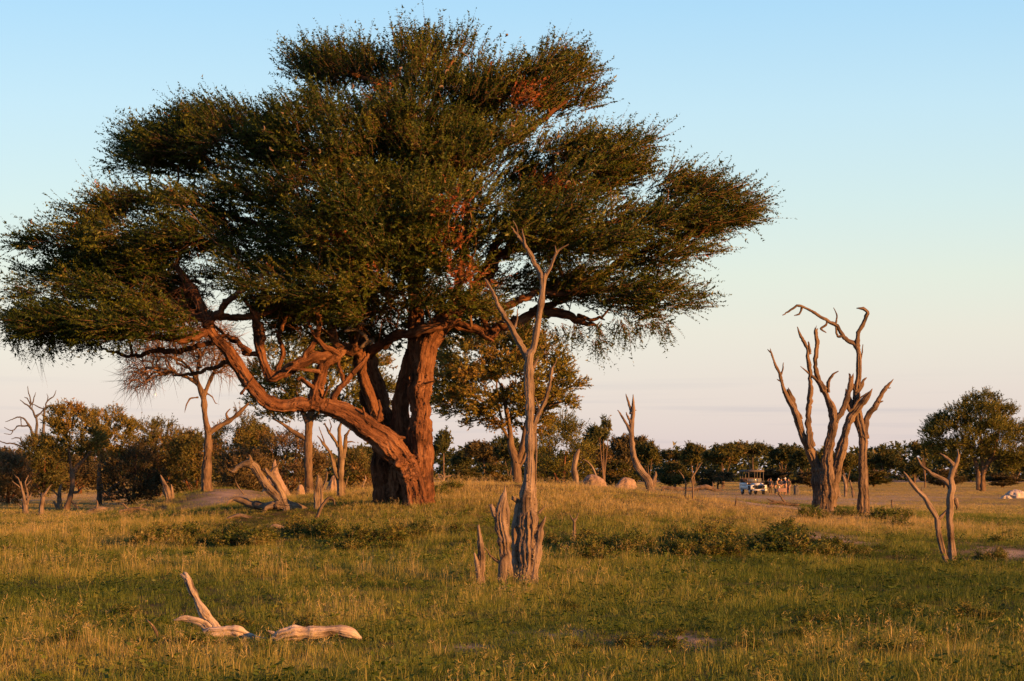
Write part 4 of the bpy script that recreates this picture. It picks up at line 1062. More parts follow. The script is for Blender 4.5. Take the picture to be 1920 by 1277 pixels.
# right-hand snags and logs beyond the rise
wood('snag', 'thick smooth leaning snag without branches left of the boulder-like termite mound', 'dead tree', [[(1083, 919, 6.5), (1080, 897, 6), (1077, 880, 5.4), (1080, 861, 5), (1084, 847, 3.4)]], [], 'dead', Y=96, seed=29, rough=.25, sides=16)
wood('dead_branch', 'thin pale branch curving up from behind the boulder-like termite mound', 'fallen branch', [[(1119, 905, 2.2), (1117, 891, 2), (1111, 876, 1.9), (1102, 866, 1.6), (1093, 861, .7)]], [], 'dead', Y=101, seed=30, rough=.2, sides=8)
wood('dead_tree', 'curved dead trunk leaning left with a two-pronged top, right of the termite mounds', 'dead tree',
     [[(1222, 924, 9), (1217, 902, 8), (1206, 888, 6.6), (1196, 874, 5.8), (1188, 855, 5.2), (1185, 829, 4.8), (1184, 800, 4.4), (1186, 775, 4.2), (1187, 757, 3), (1187, 741, .9)]],
     [[(1184, 776, 3.2), (1180, 760, 2.6), (1174, 740, .9)], [(1183, 810, 3.2), (1174, 793, 2.6), (1165, 779, 2), (1159, 770, .9)], [(1183, 793, 2.4), (1178, 782, 2), (1174, 773, .8)], [(1224, 912, 5), (1227, 896, 3.6), (1229, 884, 1)], [(1187, 770, 1), (1193, 769, .7)]],
     'dead', Y=100, seed=31, rough=.35, sides=18, freq=7)
wood('dead_sapling', 'taller of the two thin bare sticks left of the log', 'stick', [[(1299, 938, 1.8), (1299, 912, 1.7), (1297, 897, 1.6), (1303, 887, 1.5), (1310, 876, 1.2), (1316, 867, .7)]], [[(1300, 893, 1.1), (1304, 905, .8)]], 'dead', seed=32, rough=.2, sides=7)
wood('dead_sapling', 'shorter of the two thin bare sticks left of the log, curving left at its top', 'stick', [[(1284, 936, 1.8), (1286, 908, 1.6), (1282, 896, 1.4), (1277, 887, .7)]], [[(1281, 893, 1), (1272, 882, .6)]], 'dead', seed=33, rough=.2, sides=7)
wood('fallen_log', 'long dark fallen tree lying on the plain left of the vehicle', 'log', [[(1243, 914, 3), (1270, 917, 3.4), (1300, 917, 3.6), (1322, 913, 4.4), (1336, 918, 4), (1352, 923, 3)]], [[(1334, 918, 2.6), (1337, 912, 2), (1336, 905, .8)], [(1310, 916, 2), (1308, 922, 1.6)], [(1270, 916, 2), (1271, 922, 1.5)], [(1350, 922, 2), (1362, 922, 1.8), (1373, 926, 1)], [(1345, 920, 1.6), (1354, 914, 1.2), (1358, 910, .6)]], 'deaddark', base=(1300, 922), seed=34, rough=.3, sides=12, sink=.0)
wood('fallen_log', 'branched dead log on the sandy strip in front of the group of people', 'log', [[(1440, 944, 2), (1458, 942, 3), (1476, 945, 3.4), (1496, 947, 2.4)]], [[(1472, 943, 2.4), (1466, 933, 2), (1460, 926, 1.6), (1459, 920, .7)], [(1462, 942, 2), (1448, 939, 1.8), (1438, 935, .8)]], 'deaddark', base=(1470, 949), seed=35, rough=.3, sides=12, sink=.0)
wood('stump', 'leftmost of the three thin snags between the two dead trees', 'stump', [[(1574, 933, 3.2), (1572, 920, 2.8), (1569, 907, 1.4)]], [], 'dead', seed=36, rough=.35, sides=10)
wood('stump', 'tallest, middle of the three thin snags between the two dead trees', 'stump', [[(1585, 933, 3.8), (1585, 915, 3.4), (1583, 900, 3.2), (1581, 892, 1.6)]], [], 'dead', seed=37, rough=.35, sides=10)
wood('stump', 'dark rightmost of the three thin snags, touching the arching dead tree', 'stump', [[(1601, 934, 3.6), (1598, 918, 3), (1594, 902, 1.2)]], [], 'deaddark', seed=38, rough=.35, sides=10)
wood('stump', 'dark upright stump standing alone right of the people', 'stump', [[(1492, 929, 3.6), (1492, 920, 3.6), (1492, 913, 3.2)], [(1495, 929, 2.4), (1496, 918, 2.2), (1495, 912, 1.6)]], [], 'deadgreyshade', seed=39, rough=.4, sides=12)
wood('stump', 'small pale stump in front of the arching dead tree, on its right', 'stump', [[(1674, 958, 2.4), (1673, 948, 2.2), (1672, 939, 1.4)]], [[(1676, 960, 1.6), (1684, 956, 1.4), (1686, 961, .8)]], 'dead', seed=40, rough=.35, sides=9)
wood('dead_sapling', 'little forked dead sapling standing in low shrubs right of the tall dead tree', 'dead tree', [[(1078, 1032, 3), (1077, 1010, 3.4), (1077, 990, 3), (1077, 977, 2.6)]], [[(1077, 979, 2.2), (1072, 971, 1.8), (1068, 963, .7)], [(1077, 979, 2), (1081, 971, 1.6), (1085, 962, .7)]], 'dead', seed=41, rough=.35, sides=12)
wood('dead_shrub', 'squat bare dead shrub with level arms on the plain right of the camelthorn trunk', 'dead tree', [[(829, 922, 4), (829, 908, 3.4), (832, 897, 2.6), (834, 888, 1)], [(825, 922, 2.4), (828, 910, 2.4)], [(835, 922, 2), (831, 910, 2)]], [[(832, 897, 2), (840, 893, 1.6), (847, 891, .7)], [(831, 899, 2), (822, 896, 1.5), (816, 898, .7)], [(831, 896, 1.6), (826, 890, 1.2), (819, 889, .6)]], 'dead', Y=150, seed=42, rough=.35, sides=10)
wood('dead_stick', 'V-shaped pale dead branch low on the plain left of the olive tree', 'stick', [[(905, 912, 1.8), (900, 906, 1.6), (892, 898, .7)]], [[(903, 910, 1.6), (909, 903, 1.4), (913, 897, .6)]], 'dead', Y=180, seed=43, rough=.2, sides=7)
wood('dead_stick', 'small bent dead stick on the plain just left of the camelthorn trunk', 'stick', [[(680, 917, 2), (682, 906, 2), (686, 898, 1.5), (684, 892, .6)]], [[(681, 908, 1.5), (676, 914, 1.2)]], 'dead', Y=140, seed=44, rough=.2, sides=8)
wood('dead_stick', 'thin leaning stick on the grey mound at the foot of the bare tree', 'stick', [[(458, 928, 1.6), (447, 913, 1.4), (441, 900, .7)]], [], 'dead', seed=45, rough=.2, sides=7)
wood('dead_stick', 'short reddish stick on the rise left of the sandy strip before the vehicle', 'stick', [[(1378, 952, 1.6), (1380, 942, 1.6), (1381, 932, .8)]], [], 'deaddark', seed=46, rough=.2, sides=7)

# ================================================================== TERMITE MOUNDS
def mound(name, label, cat, px, py, prof, Y, mat, seed, lump=0.18, squash=1.0, top=None):
    """prof: (height_m, radius_m, x shift_m) rows from the foot up"""
    rng = np.random.default_rng(seed)
    bx = (px - CX) / F * Y
    gz = float(ground(bx, Y))
    prof = np.array(prof, float)
    if top is not None:
        zt = CAMZ + (HY - top) / F * Y - gz
        prof[:, 0] *= zt / prof[-1, 0]
    n, sd = 26, 40
    t = np.linspace(0, len(prof) - 1, n)
    h = np.interp(t, np.arange(len(prof)), prof[:, 0]); r = np.interp(t, np.arange(len(prof)), prof[:, 1]); s = np.interp(t, np.arange(len(prof)), prof[:, 2])
    th = np.linspace(0, 2 * np.pi, sd, endpoint=False)
    d = np.zeros((n, sd))
    for k in range(9):
        f_ = rng.integers(1, 9)
        d += np.sin(f_ * th[None] + rng.uniform(0, 6.3) + rng.uniform(-3, 3) * h[:, None]) / (1 + .5 * f_)
    d += rng.normal(0, .34, d.shape)
    rr = r[:, None] * (1 + lump * d)
    V = np.stack([s[:, None] + rr * np.cos(th), rr * np.sin(th) * squash, np.repeat(h[:, None], sd, 1) + lump * .15 * rng.normal(0, 1, d.shape) * r[:, None]], -1).reshape(-1, 3)
    i = np.arange(n - 1)[:, None] * sd; j = np.arange(sd)[None]; j2 = (j + 1) % sd
    Q = np.stack([i + j, i + j2, i + sd + j2, i + sd + j], -1).reshape(-1, 4)
    V = np.concatenate([V, [[s[-1], 0, h[-1] + r[-1] * .3]]])
    jj = np.arange(sd)
    T = np.stack([(n - 1) * sd + jj, (n - 1) * sd + (jj + 1) % sd, np.full(sd, n * sd)], 1)
    o_ = link(name, mk_mesh(name, V, [Q, T], None, True), M[mat], loc=(bx, Y, gz))
    return tag(o_, label, cat)


k_ = 100 / F
mound('termite_mound', 'tall pink conical termite mound with a crooked tip behind the fallen tree', 'termite mound', 515, 925,
      [(-.3, 1.5, .1), (0, 1.25, .1), (.35, .95, .08), (.8, .62, .03), (1.2, .40, 0), (1.45, .30, -.05), (1.62, .24, -.08), (1.75, .13, .02), (1.98, .07, .0), (2.12, .03, .02)], 101, 'termite', 51, .12, top=862)
mound('termite_mound', 'rounded boulder-like pink termite mound beyond the rise, right of the smooth snag', 'termite mound', 1117, 918,
      [(-.2, .50, 0), (.7, .50, 0), (1.0, .52, -.02), (1.3, .50, -.06), (1.52, .38, -.12), (1.65, .22, -.16), (1.70, .1, -.18)], 97, 'termite', 52, .1, top=890)
mound('termite_mound', 'low far termite mound half grey and half pink, behind the boulder-like one', 'termite mound', 1166, 908,
      [(-.2, 1.3, 0), (0, 1.1, 0), (.5, .8, .1), (.9, .6, .15), (1.15, .45, .2), (1.25, .2, .2)], 150, 'termite', 53, .2, top=896)
mound('clay_lump', 'small rounded clay lump at the right foot of the conical termite mound', 'termite mound', 563, 922, [(-.2, .16, 0), (.5, .17, 0), (.62, .13, 0), (.68, .06, 0)], 101, 'termite', 54, .12, top=909)
mound('termite_mound', 'orange spiky low termite mound left of the pale forked dead tree', 'termite mound', 622, 925, [(-.2, .55, 0), (.1, .45, 0), (.5, .36, .02), (.9, .26, .05), (1.2, .16, .05), (1.42, .06, .1)], 104, 'termite', 55, .25, top=892)
mound('grey_boulder', 'grey rounded boulder mound at the right edge of the plain', 'boulder', 1903, 936, [(-.2, 1.0, 0), (.1, .95, 0), (.4, .85, 0), (.62, .6, .05), (.72, .3, .05)], 190, 'greyearth', 56, .16)
mound('grey_boulder', 'small low grey rock at the left foot of the boulder mound', 'boulder', 1886, 936, [(-.1, .5, 0), (.1, .4, 0), (.25, .25, 0), (.3, .1, 0)], 186, 'greyearth', 57, .2)

# ================================================================== BACKGROUND TREES
live_tree('olive_tree', 'olive green tree with forked pale trunk behind the tall dead tree',
          [[(970, 945, 9), (970, 905, 9), (968, 880, 8.5), (966, 862, 8), (958, 835, 6), (957, 812, 5), (950, 770, 4), (940, 720, 3)], [(969, 868, 7), (977, 850, 6), (982, 830, 5.5), (986, 800, 4.6), (1000, 750, 3.5), (1010, 700, 2.4)], [(970, 880, 4), (982, 862, 3), (986, 850, 1.5)], [(958, 830, 3.4), (945, 808, 3), (930, 790, 2)], [(990, 790, 3), (1030, 762, 2.6), (1060, 752, 2), (1085, 760, 1.2)]],
          [([(822, 640), (870, 600), (960, 590), (1030, 640), (1060, 660), (1058, 690), (1090, 715), (1104, 770), (1080, 790), (1055, 760), (1030, 770), (1010, 800), (985, 820), (940, 800), (905, 785), (880, 795), (862, 770), (830, 775), (815, 740), (815, 690)], 1.0)],
          110, (970, 915), 'bark2', 'leafolive', 190, 3.0, 30, .5, (.5, .5, .28), 18, .10, .06, 61, (965, 800), .1, .8, .012, .42, .86, .2, droop=.12, mind=.42)
live_tree('olive_tree', 'shaded olive tree with thick lit trunk seen under the leaning camelthorn limb',
          [[(580, 930, 9), (578, 870, 8.5), (578, 830, 8.5), (579, 800, 8), (584, 765, 6), (590, 730, 4)], [(578, 826, 5), (564, 818, 4.5), (548, 808, 4), (530, 795, 2.5), (512, 785, 1.5)], [(579, 800, 6), (568, 770, 5), (555, 735, 3)], [(582, 790, 4), (606, 765, 3), (630, 740, 2)]],
          [([(470, 700), (500, 650), (570, 630), (660, 640), (720, 670), (740, 740), (722, 790), (690, 800), (650, 785), (610, 790), (560, 780), (520, 790), (500, 775), (480, 760)], 1.0)],
          125, (580, 918), 'bark2', 'leafolive', 130, 3.4, 32, .55, (.55, .55, .3), 17, .11, .06, 62, (580, 830), .1, .7, .012, .42, .55, .2, mind=.5)
live_tree('golden_tree', 'small golden tree with twisted orange trunk and side fork on the left', 
          [[(121, 966, 7), (126, 950, 6.5), (132, 930, 6), (136, 910, 5.6), (136, 893, 5), (134, 880, 4.2), (131, 862, 3.6), (128, 840, 3)], [(137, 886, 3.8), (146, 873, 3.4), (159, 860, 3), (172, 845, 2)], [(136, 924, 2.6), (146, 922, 2.2), (153, 914, 1)], [(131, 866, 2), (122, 860, 1.6), (110, 866, .8)], [(134, 940, 2), (143, 950, 1.8), (148, 958, 1)]],
          [([(88, 800), (100, 775), (125, 762), (150, 770), (175, 780), (188, 810), (192, 850), (178, 872), (150, 862), (120, 868), (95, 855), (88, 830)], 1.0)],
          125, (122, 958), 'bark2', 'leafgold', 55, 1.7, 30, .42, (.36, .36, .26), 16, .09, .052, 63, (138, 880), .15, .7, .012, .42, .58, .2, rough=.5)
live_tree('golden_tree', 'rounded golden crowned tree right behind the small twisted one',
          [[(186, 935, 5), (186, 905, 4.6), (187, 880, 4), (190, 850, 3.2), (200, 820, 2.4)], [(187, 880, 3.4), (205, 860, 2.8), (222, 835, 2)]],
          [([(165, 790), (185, 773), (215, 770), (240, 778), (256, 800), (254, 830), (240, 850), (220, 875), (195, 872), (172, 850)], 1.0)],
          150, (186, 930), 'bark2', 'leafgold', 55, 2.2, 30, .45, (.42, .42, .32), 16, .1, .056, 64, (205, 860), .15, .7, .012, .42, .64, .18)
live_tree('tree', 'broad dense tree with several pale trunks standing alone at the far right',
          [[(1842, 918, 6), (1842, 895, 5.5), (1848, 875, 5), (1862, 850, 4), (1872, 810, 3)], [(1835, 918, 5), (1834, 890, 4.4), (1830, 868, 3.6), (1815, 840, 3), (1800, 810, 2)], [(1843, 895, 4), (1842, 860, 3.6), (1838, 810, 3), (1840, 780, 2)], [(1852, 868, 3), (1875, 855, 2.4), (1895, 845, 1.5)]],
          [([(1735, 815), (1752, 785), (1770, 770), (1795, 762), (1820, 748), (1850, 742), (1880, 752), (1900, 780), (1925, 800), (1930, 850), (1910, 875), (1880, 878), (1850, 858), (1825, 860), (1800, 880), (1775, 868), (1745, 845)], 1.0)],
          260, (1840, 918), 'bark2', 'leafolive', 220, 5.0, 30, .8, (.8, .8, .55), 15, .16, .085, 65, (1840, 870), .2, .7, .018, .42, .42, .18, mind=.7)
# the bare tree on the grey mound: a dome of hanging twigs
def bare_tree():
    root = live_tree('bare_tree', 'leafless tree with drooping dark twigs and a blotched orange trunk on the grey mound',
                     [[(388, 922, 11), (387, 900, 9.5), (388, 873, 9), (390, 842, 7.6), (390, 811, 7), (384, 779, 6.4), (382, 750, 6.6), (376, 730, 5.6), (368, 710, 4.5), (355, 690, 3.5), (335, 672, 2.4)],
                      [(382, 745, 5), (392, 718, 4.4), (402, 695, 3.4), (412, 665, 2.4), (420, 640, 1.6)], [(372, 722, 4), (352, 708, 3.4), (330, 700, 2.6), (300, 690, 1.8), (270, 688, 1)], [(368, 712, 4), (372, 680, 3), (376, 650, 2.2), (370, 625, 1.2)],
                      [(392, 812, 5.5), (412, 798, 5), (430, 789, 4.6), (449, 774, 4.2), (465, 757, 3)], [(428, 788, 3), (424, 776, 2.4), (432, 766, 1.4)], [(372, 745, 2), (357, 747, 1.8), (350, 758, 1.6), (346, 774, .8)], [(384, 735, 2), (398, 744, 1.6), (404, 756, 1.2), (412, 758, .6)]],
                     [([(238, 690), (245, 645), (280, 600), (340, 572), (400, 585), (445, 630), (452, 690), (420, 705), (380, 690), (330, 700), (290, 715), (255, 735), (238, 725)], 1.0)],
                     hit(388, 921), (388, 921), 'bark2', 'leafolive', 300, 2.6, 11, .8, (.35, .35, .25), 0, .1, .05, 66, (370, 720), -.35, .7, .016, .42, .4, .2, droop=.35, cat='dead tree', mind=.33, rough=.4, voxel=.03, sides=18, branch_mat='twig', twig_r=.012, spread=1.7)
    return root


bare_tree()

# bushes of the left-hand thicket
BUSH = [
    ('dense_bush', 'green bush with a flat leafy top between the golden trees and the dark thicket', [(252, 830), (262, 802), (290, 795), (318, 798), (332, 820), (336, 870), (330, 925), (262, 930), (248, 880)], 165, (292, 930), 'leafbush', .55),
    ('thicket_bush', 'dark purple brown tangled thicket behind the dark fallen tree', [(192, 880), (215, 850), (250, 842), (290, 850), (305, 890), (300, 938), (240, 942), (200, 935)], 148, (250, 940), 'leafbrown', .3),
    ('dense_bush', 'dull green bush right of the torn orange stump, left of the bare tree', [(325, 840), (345, 818), (380, 812), (410, 830), (418, 880), (412, 925), (330, 930), (318, 880)], 150, (368, 930), 'leafbush', .45),
    ('feathery_bush', 'tall feathery green bush directly behind the lower half of the bare tree', [(392, 850), (400, 812), (430, 790), (450, 775), (475, 790), (500, 815), (512, 860), (505, 920), (410, 925)], 142, (450, 925), 'leafbush', .6),
    ('thicket_bush', 'rounded brown bush behind the conical termite mound', [(488, 860), (505, 830), (540, 815), (580, 830), (605, 850), (612, 900), (600, 925), (495, 925)], 140, (550, 925), 'leafbrown', .55),
    ('dense_bush', 'green rounded bush right of the pale forked dead tree', [(640, 880), (655, 850), (675, 858), (695, 880), (706, 908), (690, 918), (645, 918)], 165, (672, 918), 'leafbush', .65),
    ('thicket_bush', 'low reddish bush at the far left edge of the photo', [(-20, 880), (0, 850), (25, 855), (50, 880), (58, 915), (40, 935), (-15, 935)], 145, (15, 935), 'leafbrown', .7),
    ('dense_bush', 'tall dark bush filling the gap behind the grey dead tree', [(40, 850), (60, 815), (90, 820), (110, 850), (112, 915), (60, 920), (42, 900)], 190, (80, 918), 'leafbush', .3),
    ('thicket_bush', 'shadowy brown bush behind the twisted golden tree trunk', [(85, 885), (120, 862), (170, 868), (200, 880), (205, 908), (150, 912), (90, 912)], 230, (150, 912), 'leafbrown', .35),
    ('thicket_bush', 'brown bush between the bare tree trunk and the conical mound', [(420, 870), (450, 850), (490, 860), (505, 900), (495, 925), (425, 928)], 132, (460, 928), 'leafbrown', .5),
    ('dense_bush', 'big olive bush tree behind and right of the tall dead tree', [(1000, 850), (1020, 800), (1045, 772), (1070, 790), (1100, 812), (1108, 850), (1100, 905), (1010, 908)], 240, (1055, 908), 'leafolive', .35),
]
for i, (nm, lb, poly, Y, b, lf, tb) in enumerate(BUSH):
    sc_ = Y / 140
    live_tree(nm, lb, [[(b[0], b[1], 4), (b[0] + 3, (b[1] + 850) / 2, 2.5), (b[0] + 5, 850, 1.2)], [(b[0] - 6, b[1], 3), (b[0] - 20, b[1] - 30, 2), (b[0] - 28, b[1] - 60, 1)], [(b[0] + 6, b[1], 3), (b[0] + 22, b[1] - 28, 2), (b[0] + 30, b[1] - 55, 1)]],
              [(poly, 1.0)], Y, b, 'bark', lf, 70, 2.0 * sc_, 26, .52 * sc_, (.45 * sc_, .45 * sc_, .34 * sc_), 13, .105 * sc_, .055 * sc_, 70 + i, (b[0], b[1] - 10), .3, .6, .01, .42, tb + .12, .24, cat='bush', sides=7, mind=.4, rough=.2)

# ------------------------------------------------------------------ trees of the far edge: a few grown kinds, then copies
def grown(kind, seed):
    """one far tree about 8 m high standing at the origin: trunk, branchwork and crown meshes"""
    rng = np.random.default_rng(seed)
    H = 8.0
    mb = MB(); seeds = []
    spec = {'round': (0.25, 3.4, 1.0, 95), 'tall': (0.3, 2.4, 1.15, 80), 'flat': (0.55, 4.2, 0.45, 60), 'shrubby': (0.02, 3.6, 1.0, 90), 'sparse': (0.35, 2.6, 1.1, 26), 'slim': (0.3, 1.1, 1.3, 24)}[kind]
    z0, rx, zs, n = spec
    for k in range(3 if kind != 'slim' else 1):
        a = rng.uniform(0, 6.28); lean = rng.uniform(.3, .9) * (0.3 if kind == 'slim' else 1)
        p = np.array([[0.15 * math.cos(a), .15 * math.sin(a), -.3], [.3 * lean * math.cos(a), .3 * lean * math.sin(a), H * .22], [lean * 1.2 * math.cos(a), lean * 1.2 * math.sin(a), H * .45], [lean * 2 * math.cos(a), lean * 2 * math.sin(a), H * .72]])
        q = catmull(p, .3); r_ = np.linspace(.2, .05, len(q))
        tube(mb, q, r_, 7, .2, rng, 3)
        for s in q[len(q) // 3::2]: seeds.append((s[0], s[1], s[2], s[2]))
    lobes = [(rng.uniform(-.55, .55) * rx, rng.uniform(-.55, .55) * rx, rng.uniform(z0 + .25, .86) * H, rng.uniform(.42, .62)) for _ in range(7)] + [(0, 0, H * .72, .6)]
    T = []
    while len(T) < n:
        lx, ly, lz, lr = lobes[rng.integers(len(lobes))]
        u = norm(rng.normal(0, 1, 3)[None])[0] * rng.uniform(.55, 1) ** .5
        q = np.array([lx + u[0] * lr * rx, ly + u[1] * lr * rx, lz + u[2] * lr * rx * .62 * zs])
        if z0 * H - .2 < q[2] < H: T.append(q)
    T = np.array(T)
    out = norm(T - np.array([0, 0, H * .45]))
    bm = MB()
    for p, r_ in dendrite(seeds, T, rng, .016, .42, .6): tube(bm, p, r_, 4)
    big = {'sparse': .8, 'slim': .6}.get(kind, 1)
    q, t = leaf_sprays(T, out, .5 + rng.normal(0, .2, len(T)), rng, 18, .85, (.6 * big, .6 * big, .42 * big), 10, .32, .17, .25, .7, bm, .012, .6, .2)
    o3 = (0, 0, 0)
    return mb.mesh('far_trunk', o3, True), bm.mesh('far_branches', o3), leaf_mesh('far_leaves', q, t, o3)


KINDS = {k: [grown(k, 200 + 7 * i + j) for j in range(m)] for i, (k, m) in enumerate((('round', 4), ('tall', 3), ('flat', 2), ('shrubby', 3), ('sparse', 2), ('slim', 1)))}
_matcopy = {}


def far_tree(kind, var, px, Y, top, wpx, leaf, label, name='far_tree', group='trees along the far edge of the plain', rz=0.0, cat='tree'):
    tr, br, cr = KINDS[kind][var % len(KINDS[kind])]
    bx = (px - CX) / F * Y; gz = float(ground(bx, Y))
    h = CAMZ + (HY - top) / F * Y - gz
    root = thing(name, label, cat, (bx, Y, gz), group)
    w0 = 2 * {'round': 3.9, 'tall': 2.9, 'flat': 4.8, 'shrubby': 4.2, 'sparse': 3.1, 'slim': 1.5}[kind]
    s = (wpx / F * Y / w0)
    root.scale = (s, s, h / 8.2)
    root.rotation_euler = (0, 0, rz)
    key = (cr.name, leaf)
    if key not in _matcopy:
        c2 = cr.copy(); c2.materials.clear(); c2.materials.append(M[leaf]); _matcopy[key] = c2
    link('trunk', tr, M['bark2'], root)
    link('branchwork', br, M['twig'], root)['kind'] = 'stuff'
    link('crown', _matcopy[key], None, root)
    return root


random.seed(4)
KT = {'round': 'rounded', 'tall': 'tall narrow', 'flat': 'flat topped', 'shrubby': 'low spreading', 'sparse': 'thin open', 'slim': 'slender'}
FAR = [  # kind, px, Y, top, width, leaf, description
    ('slim', 832, 300, 788, 40, 'leaffar', 'slender half bare tree rising above the plain just right of the camelthorn trunk'),
    ('tall', 868, 420, 846, 46, 'leaffar', 'dark pointed tree in the far wood right of the slender half bare tree'),
    ('round', 908, 400, 826, 90, 'leafbrown', 'brown crowned bushy tree in the far wood left of the olive tree trunk'),
    ('round', 955, 380, 822, 70, 'leaffar', 'dark round tree in the far wood right behind the olive tree trunk'),
    ('shrubby', 875, 370, 874, 80, 'leafbush', 'low dark bush on the edge of the plain right of the camelthorn'),
    ('shrubby', 930, 350, 872, 70, 'leafbush', 'low grey green bush on the plain edge left of the olive trunk'),
    ('shrubby', 1035, 330, 862, 80, 'leafbrown', 'low brown bush behind the tall dead tree'),
    ('sparse', 1132, 280, 780, 74, 'leaffar', 'thin tree with sparse leaf clumps and open branches left of the curved dead trunk'),
    ('round', 1118, 330, 828, 90, 'leafbrown', 'purple brown bush tree behind the boulder-like termite mound'),
    ('round', 1175, 320, 816, 76, 'leafbrown', 'bushy brown tree directly behind the curved dead trunk'),
    ('round', 1216, 300, 826, 62, 'leafbush', 'greenish round tree right of the curved dead trunk'),
    ('shrubby', 1155, 300, 866, 90, 'leafbush', 'low bush behind the far half grey termite mound'),
    ('flat', 1258, 480, 842, 90, 'leaffar', 'dark flat topped tree right of the greenish round tree in the far wood'),
    ('tall', 1300, 400, 832, 50, 'leafbush', 'tall thin tree in the far wood above the two bare sticks'),
    ('shrubby', 1265, 290, 868, 70, 'leafbush', 'feathery green bush behind the two thin bare sticks'),
    ('round', 1355, 300, 836, 84, 'leafbush', 'large rounded green tree just left behind the vehicle'),
    ('shrubby', 1345, 285, 880, 70, 'leafbrown', 'low dark bush left of the vehicle'),
    ('flat', 1412, 470, 830, 100, 'leaffar', 'dark flat topped tree in the wood above the vehicle'),
    ('round', 1470, 440, 834, 76, 'leaffar', 'dark round tree in the wood above the group of people'),
    ('shrubby', 1440, 330, 880, 100, 'leafbrown', 'low brown bush behind the vehicle and people'),
    ('round', 1508, 430, 838, 60, 'leaffar', 'dark tree just left of the multi-stemmed dead tree'),
    ('tall', 1545, 450, 842, 50, 'leaffar', 'dark tree directly behind the multi-stemmed dead tree'),
    ('round', 1588, 320, 848, 70, 'leafbush', 'green lit tree between the two dead trees'),
    ('shrubby', 1520, 330, 886, 90, 'leafbrown', 'low brown bush behind the foot of the multi-stemmed dead tree'),
    ('round', 1662, 430, 838, 70, 'leaffar', 'dark round tree right of the arching dead tree'),
    ('tall', 1632, 440, 852, 44, 'leaffar', 'small dark tree close behind the arching dead tree'),
    ('shrubby', 1640, 350, 884, 110, 'leafbush', 'low bush on the far plain edge right of the arching dead tree'),
    ('flat', 1735, 330, 828, 74, 'leafbush', 'flat topped acacia left of the broad dense tree'),
    ('round', 1715, 450, 862, 66, 'leaffar', 'low dark tree under the flat topped acacia'),
    ('shrubby', 1770, 320, 882, 80, 'leafbrown', 'brown bush under the left side of the broad dense tree'),
    ('round', 1790, 420, 850, 70, 'leaffar', 'dark tree half hidden behind the broad dense tree'),
    ('shrubby', 1880, 330, 888, 90, 'leafbrown', 'low brown bush under the right side of the broad dense tree'),
    ('round', 1905, 420, 850, 90, 'leaffar', 'dark tree at the right edge behind the broad dense tree'),
    ('round', 672, 420, 838, 60, 'leaffar', 'dark tree left of the camelthorn trunk in the far wood'),
    ('round', 700, 430, 836, 60, 'leaffar', 'dark tree partly hidden by the left edge of the camelthorn trunk'),
    ('round', 25, 330, 862, 60, 'leafbush', 'dull tree low behind the branches of the grey dead tree'),
    ('round', 230, 330, 838, 90, 'leafbush', 'dark tree behind the rounded golden tree'),
    ('sparse', 20, 260, 838, 60, 'leafbrown', 'thin brown tree at the far left edge'),
    ('round', 340, 300, 808, 90, 'leaffar', 'dark rounded tree top showing behind the left thicket'),
    ('round', 470, 280, 800, 90, 'leafbush', 'green tree top behind the feathery bush'),
]
for i, (k, px, Y, top, wd, lf, lb) in enumerate(FAR):
    far_tree(k, i, px, Y, top, wd, lf, lb, rz=random.uniform(0, 6.28))


def far_wood():
    """the continuous wood behind the single trees"""
    rng = np.random.default_rng(77)
    C = []; O = []
    for x in np.arange(-270, 270, 2.6):
        for k in range(2):
            Y = rng.uniform(560, 720)
            h = 4.6 + 4.4 * vnoise(x * .045, Y * .02, 3) + rng.normal(0, .5) + 1.5 * vnoise(x * .2, 0, 9)
            h *= Y / 620
            for q in range(9):
                z = h * (.02 + .98 * q / 8.0) * rng.uniform(.9, 1.03)
                C.append((x * Y / 600 + rng.normal(0, 1.6), Y + rng.normal(0, 3), z)); O.append((rng.normal(0, .5), -.5, .5))
    C = np.array(C); O = norm(np.array(O))
    q, t = leaf_sprays(C, O, .36 + rng.normal(0, .2, len(C)), rng, 7, 1.3, (1.6, 1.6, .9), 4, 1.0, .75, .2, .5)
    o_ = link('far_woodland', leaf_mesh('far_woodland', q, t, (0, 0, 0)), M['leaffar'])
    tag(o_, 'continuous dark green woodland along the horizon behind the single trees', 'woodland', None, 'stuff')


far_wood()

# ================================================================== VEHICLE AND PEOPLE
M['white'] = mat_plain('white_paint', (0.50, 0.50, 0.49), .4, 0, .04)
M['canvas'] = mat_plain('tan_canvas', (0.085, 0.07, 0.055), .9, 0, .1)
M['black'] = mat_plain('black_rubber', (0.02, 0.02, 0.02), .8, 0, .2)
M['steel'] = mat_plain('dark_steel', (0.10, 0.085, 0.07), .5, .3, .1)
M['rimgrey'] = mat_plain('grey_rim', (0.35, 0.35, 0.35), .5, .3, .1)
M['seat'] = mat_plain('brown_seat', (0.11, 0.065, 0.04), .8, 0, .1)
M['lens'] = mat_plain('headlight_lens', (0.75, 0.75, 0.72), .1, .2, .02, 6, .8)
M['glass'] = mat_plain('windscreen_glass', (0.10, 0.11, 0.12), .08, 0, .02, 6, .8)
M['skin'] = mat_plain('skin', (0.30, 0.17, 0.11), .6, 0, .06)
M['khaki'] = mat_plain('khaki_cloth', (0.17, 0.12, 0.07), .9, 0, .12)
M['tan'] = mat_plain('tan_cloth', (0.20, 0.145, 0.09), .9, 0, .12)
M['navy'] = mat_plain('dark_blue_cloth', (0.025, 0.03, 0.05), .9, 0, .12)
M['olivecloth'] = mat_plain('olive_cloth', (0.09, 0.07, 0.045), .9, 0, .12)
M['pinkcloth'] = mat_plain('pinkish_cloth', (0.20, 0.125, 0.10), .9, 0, .1)
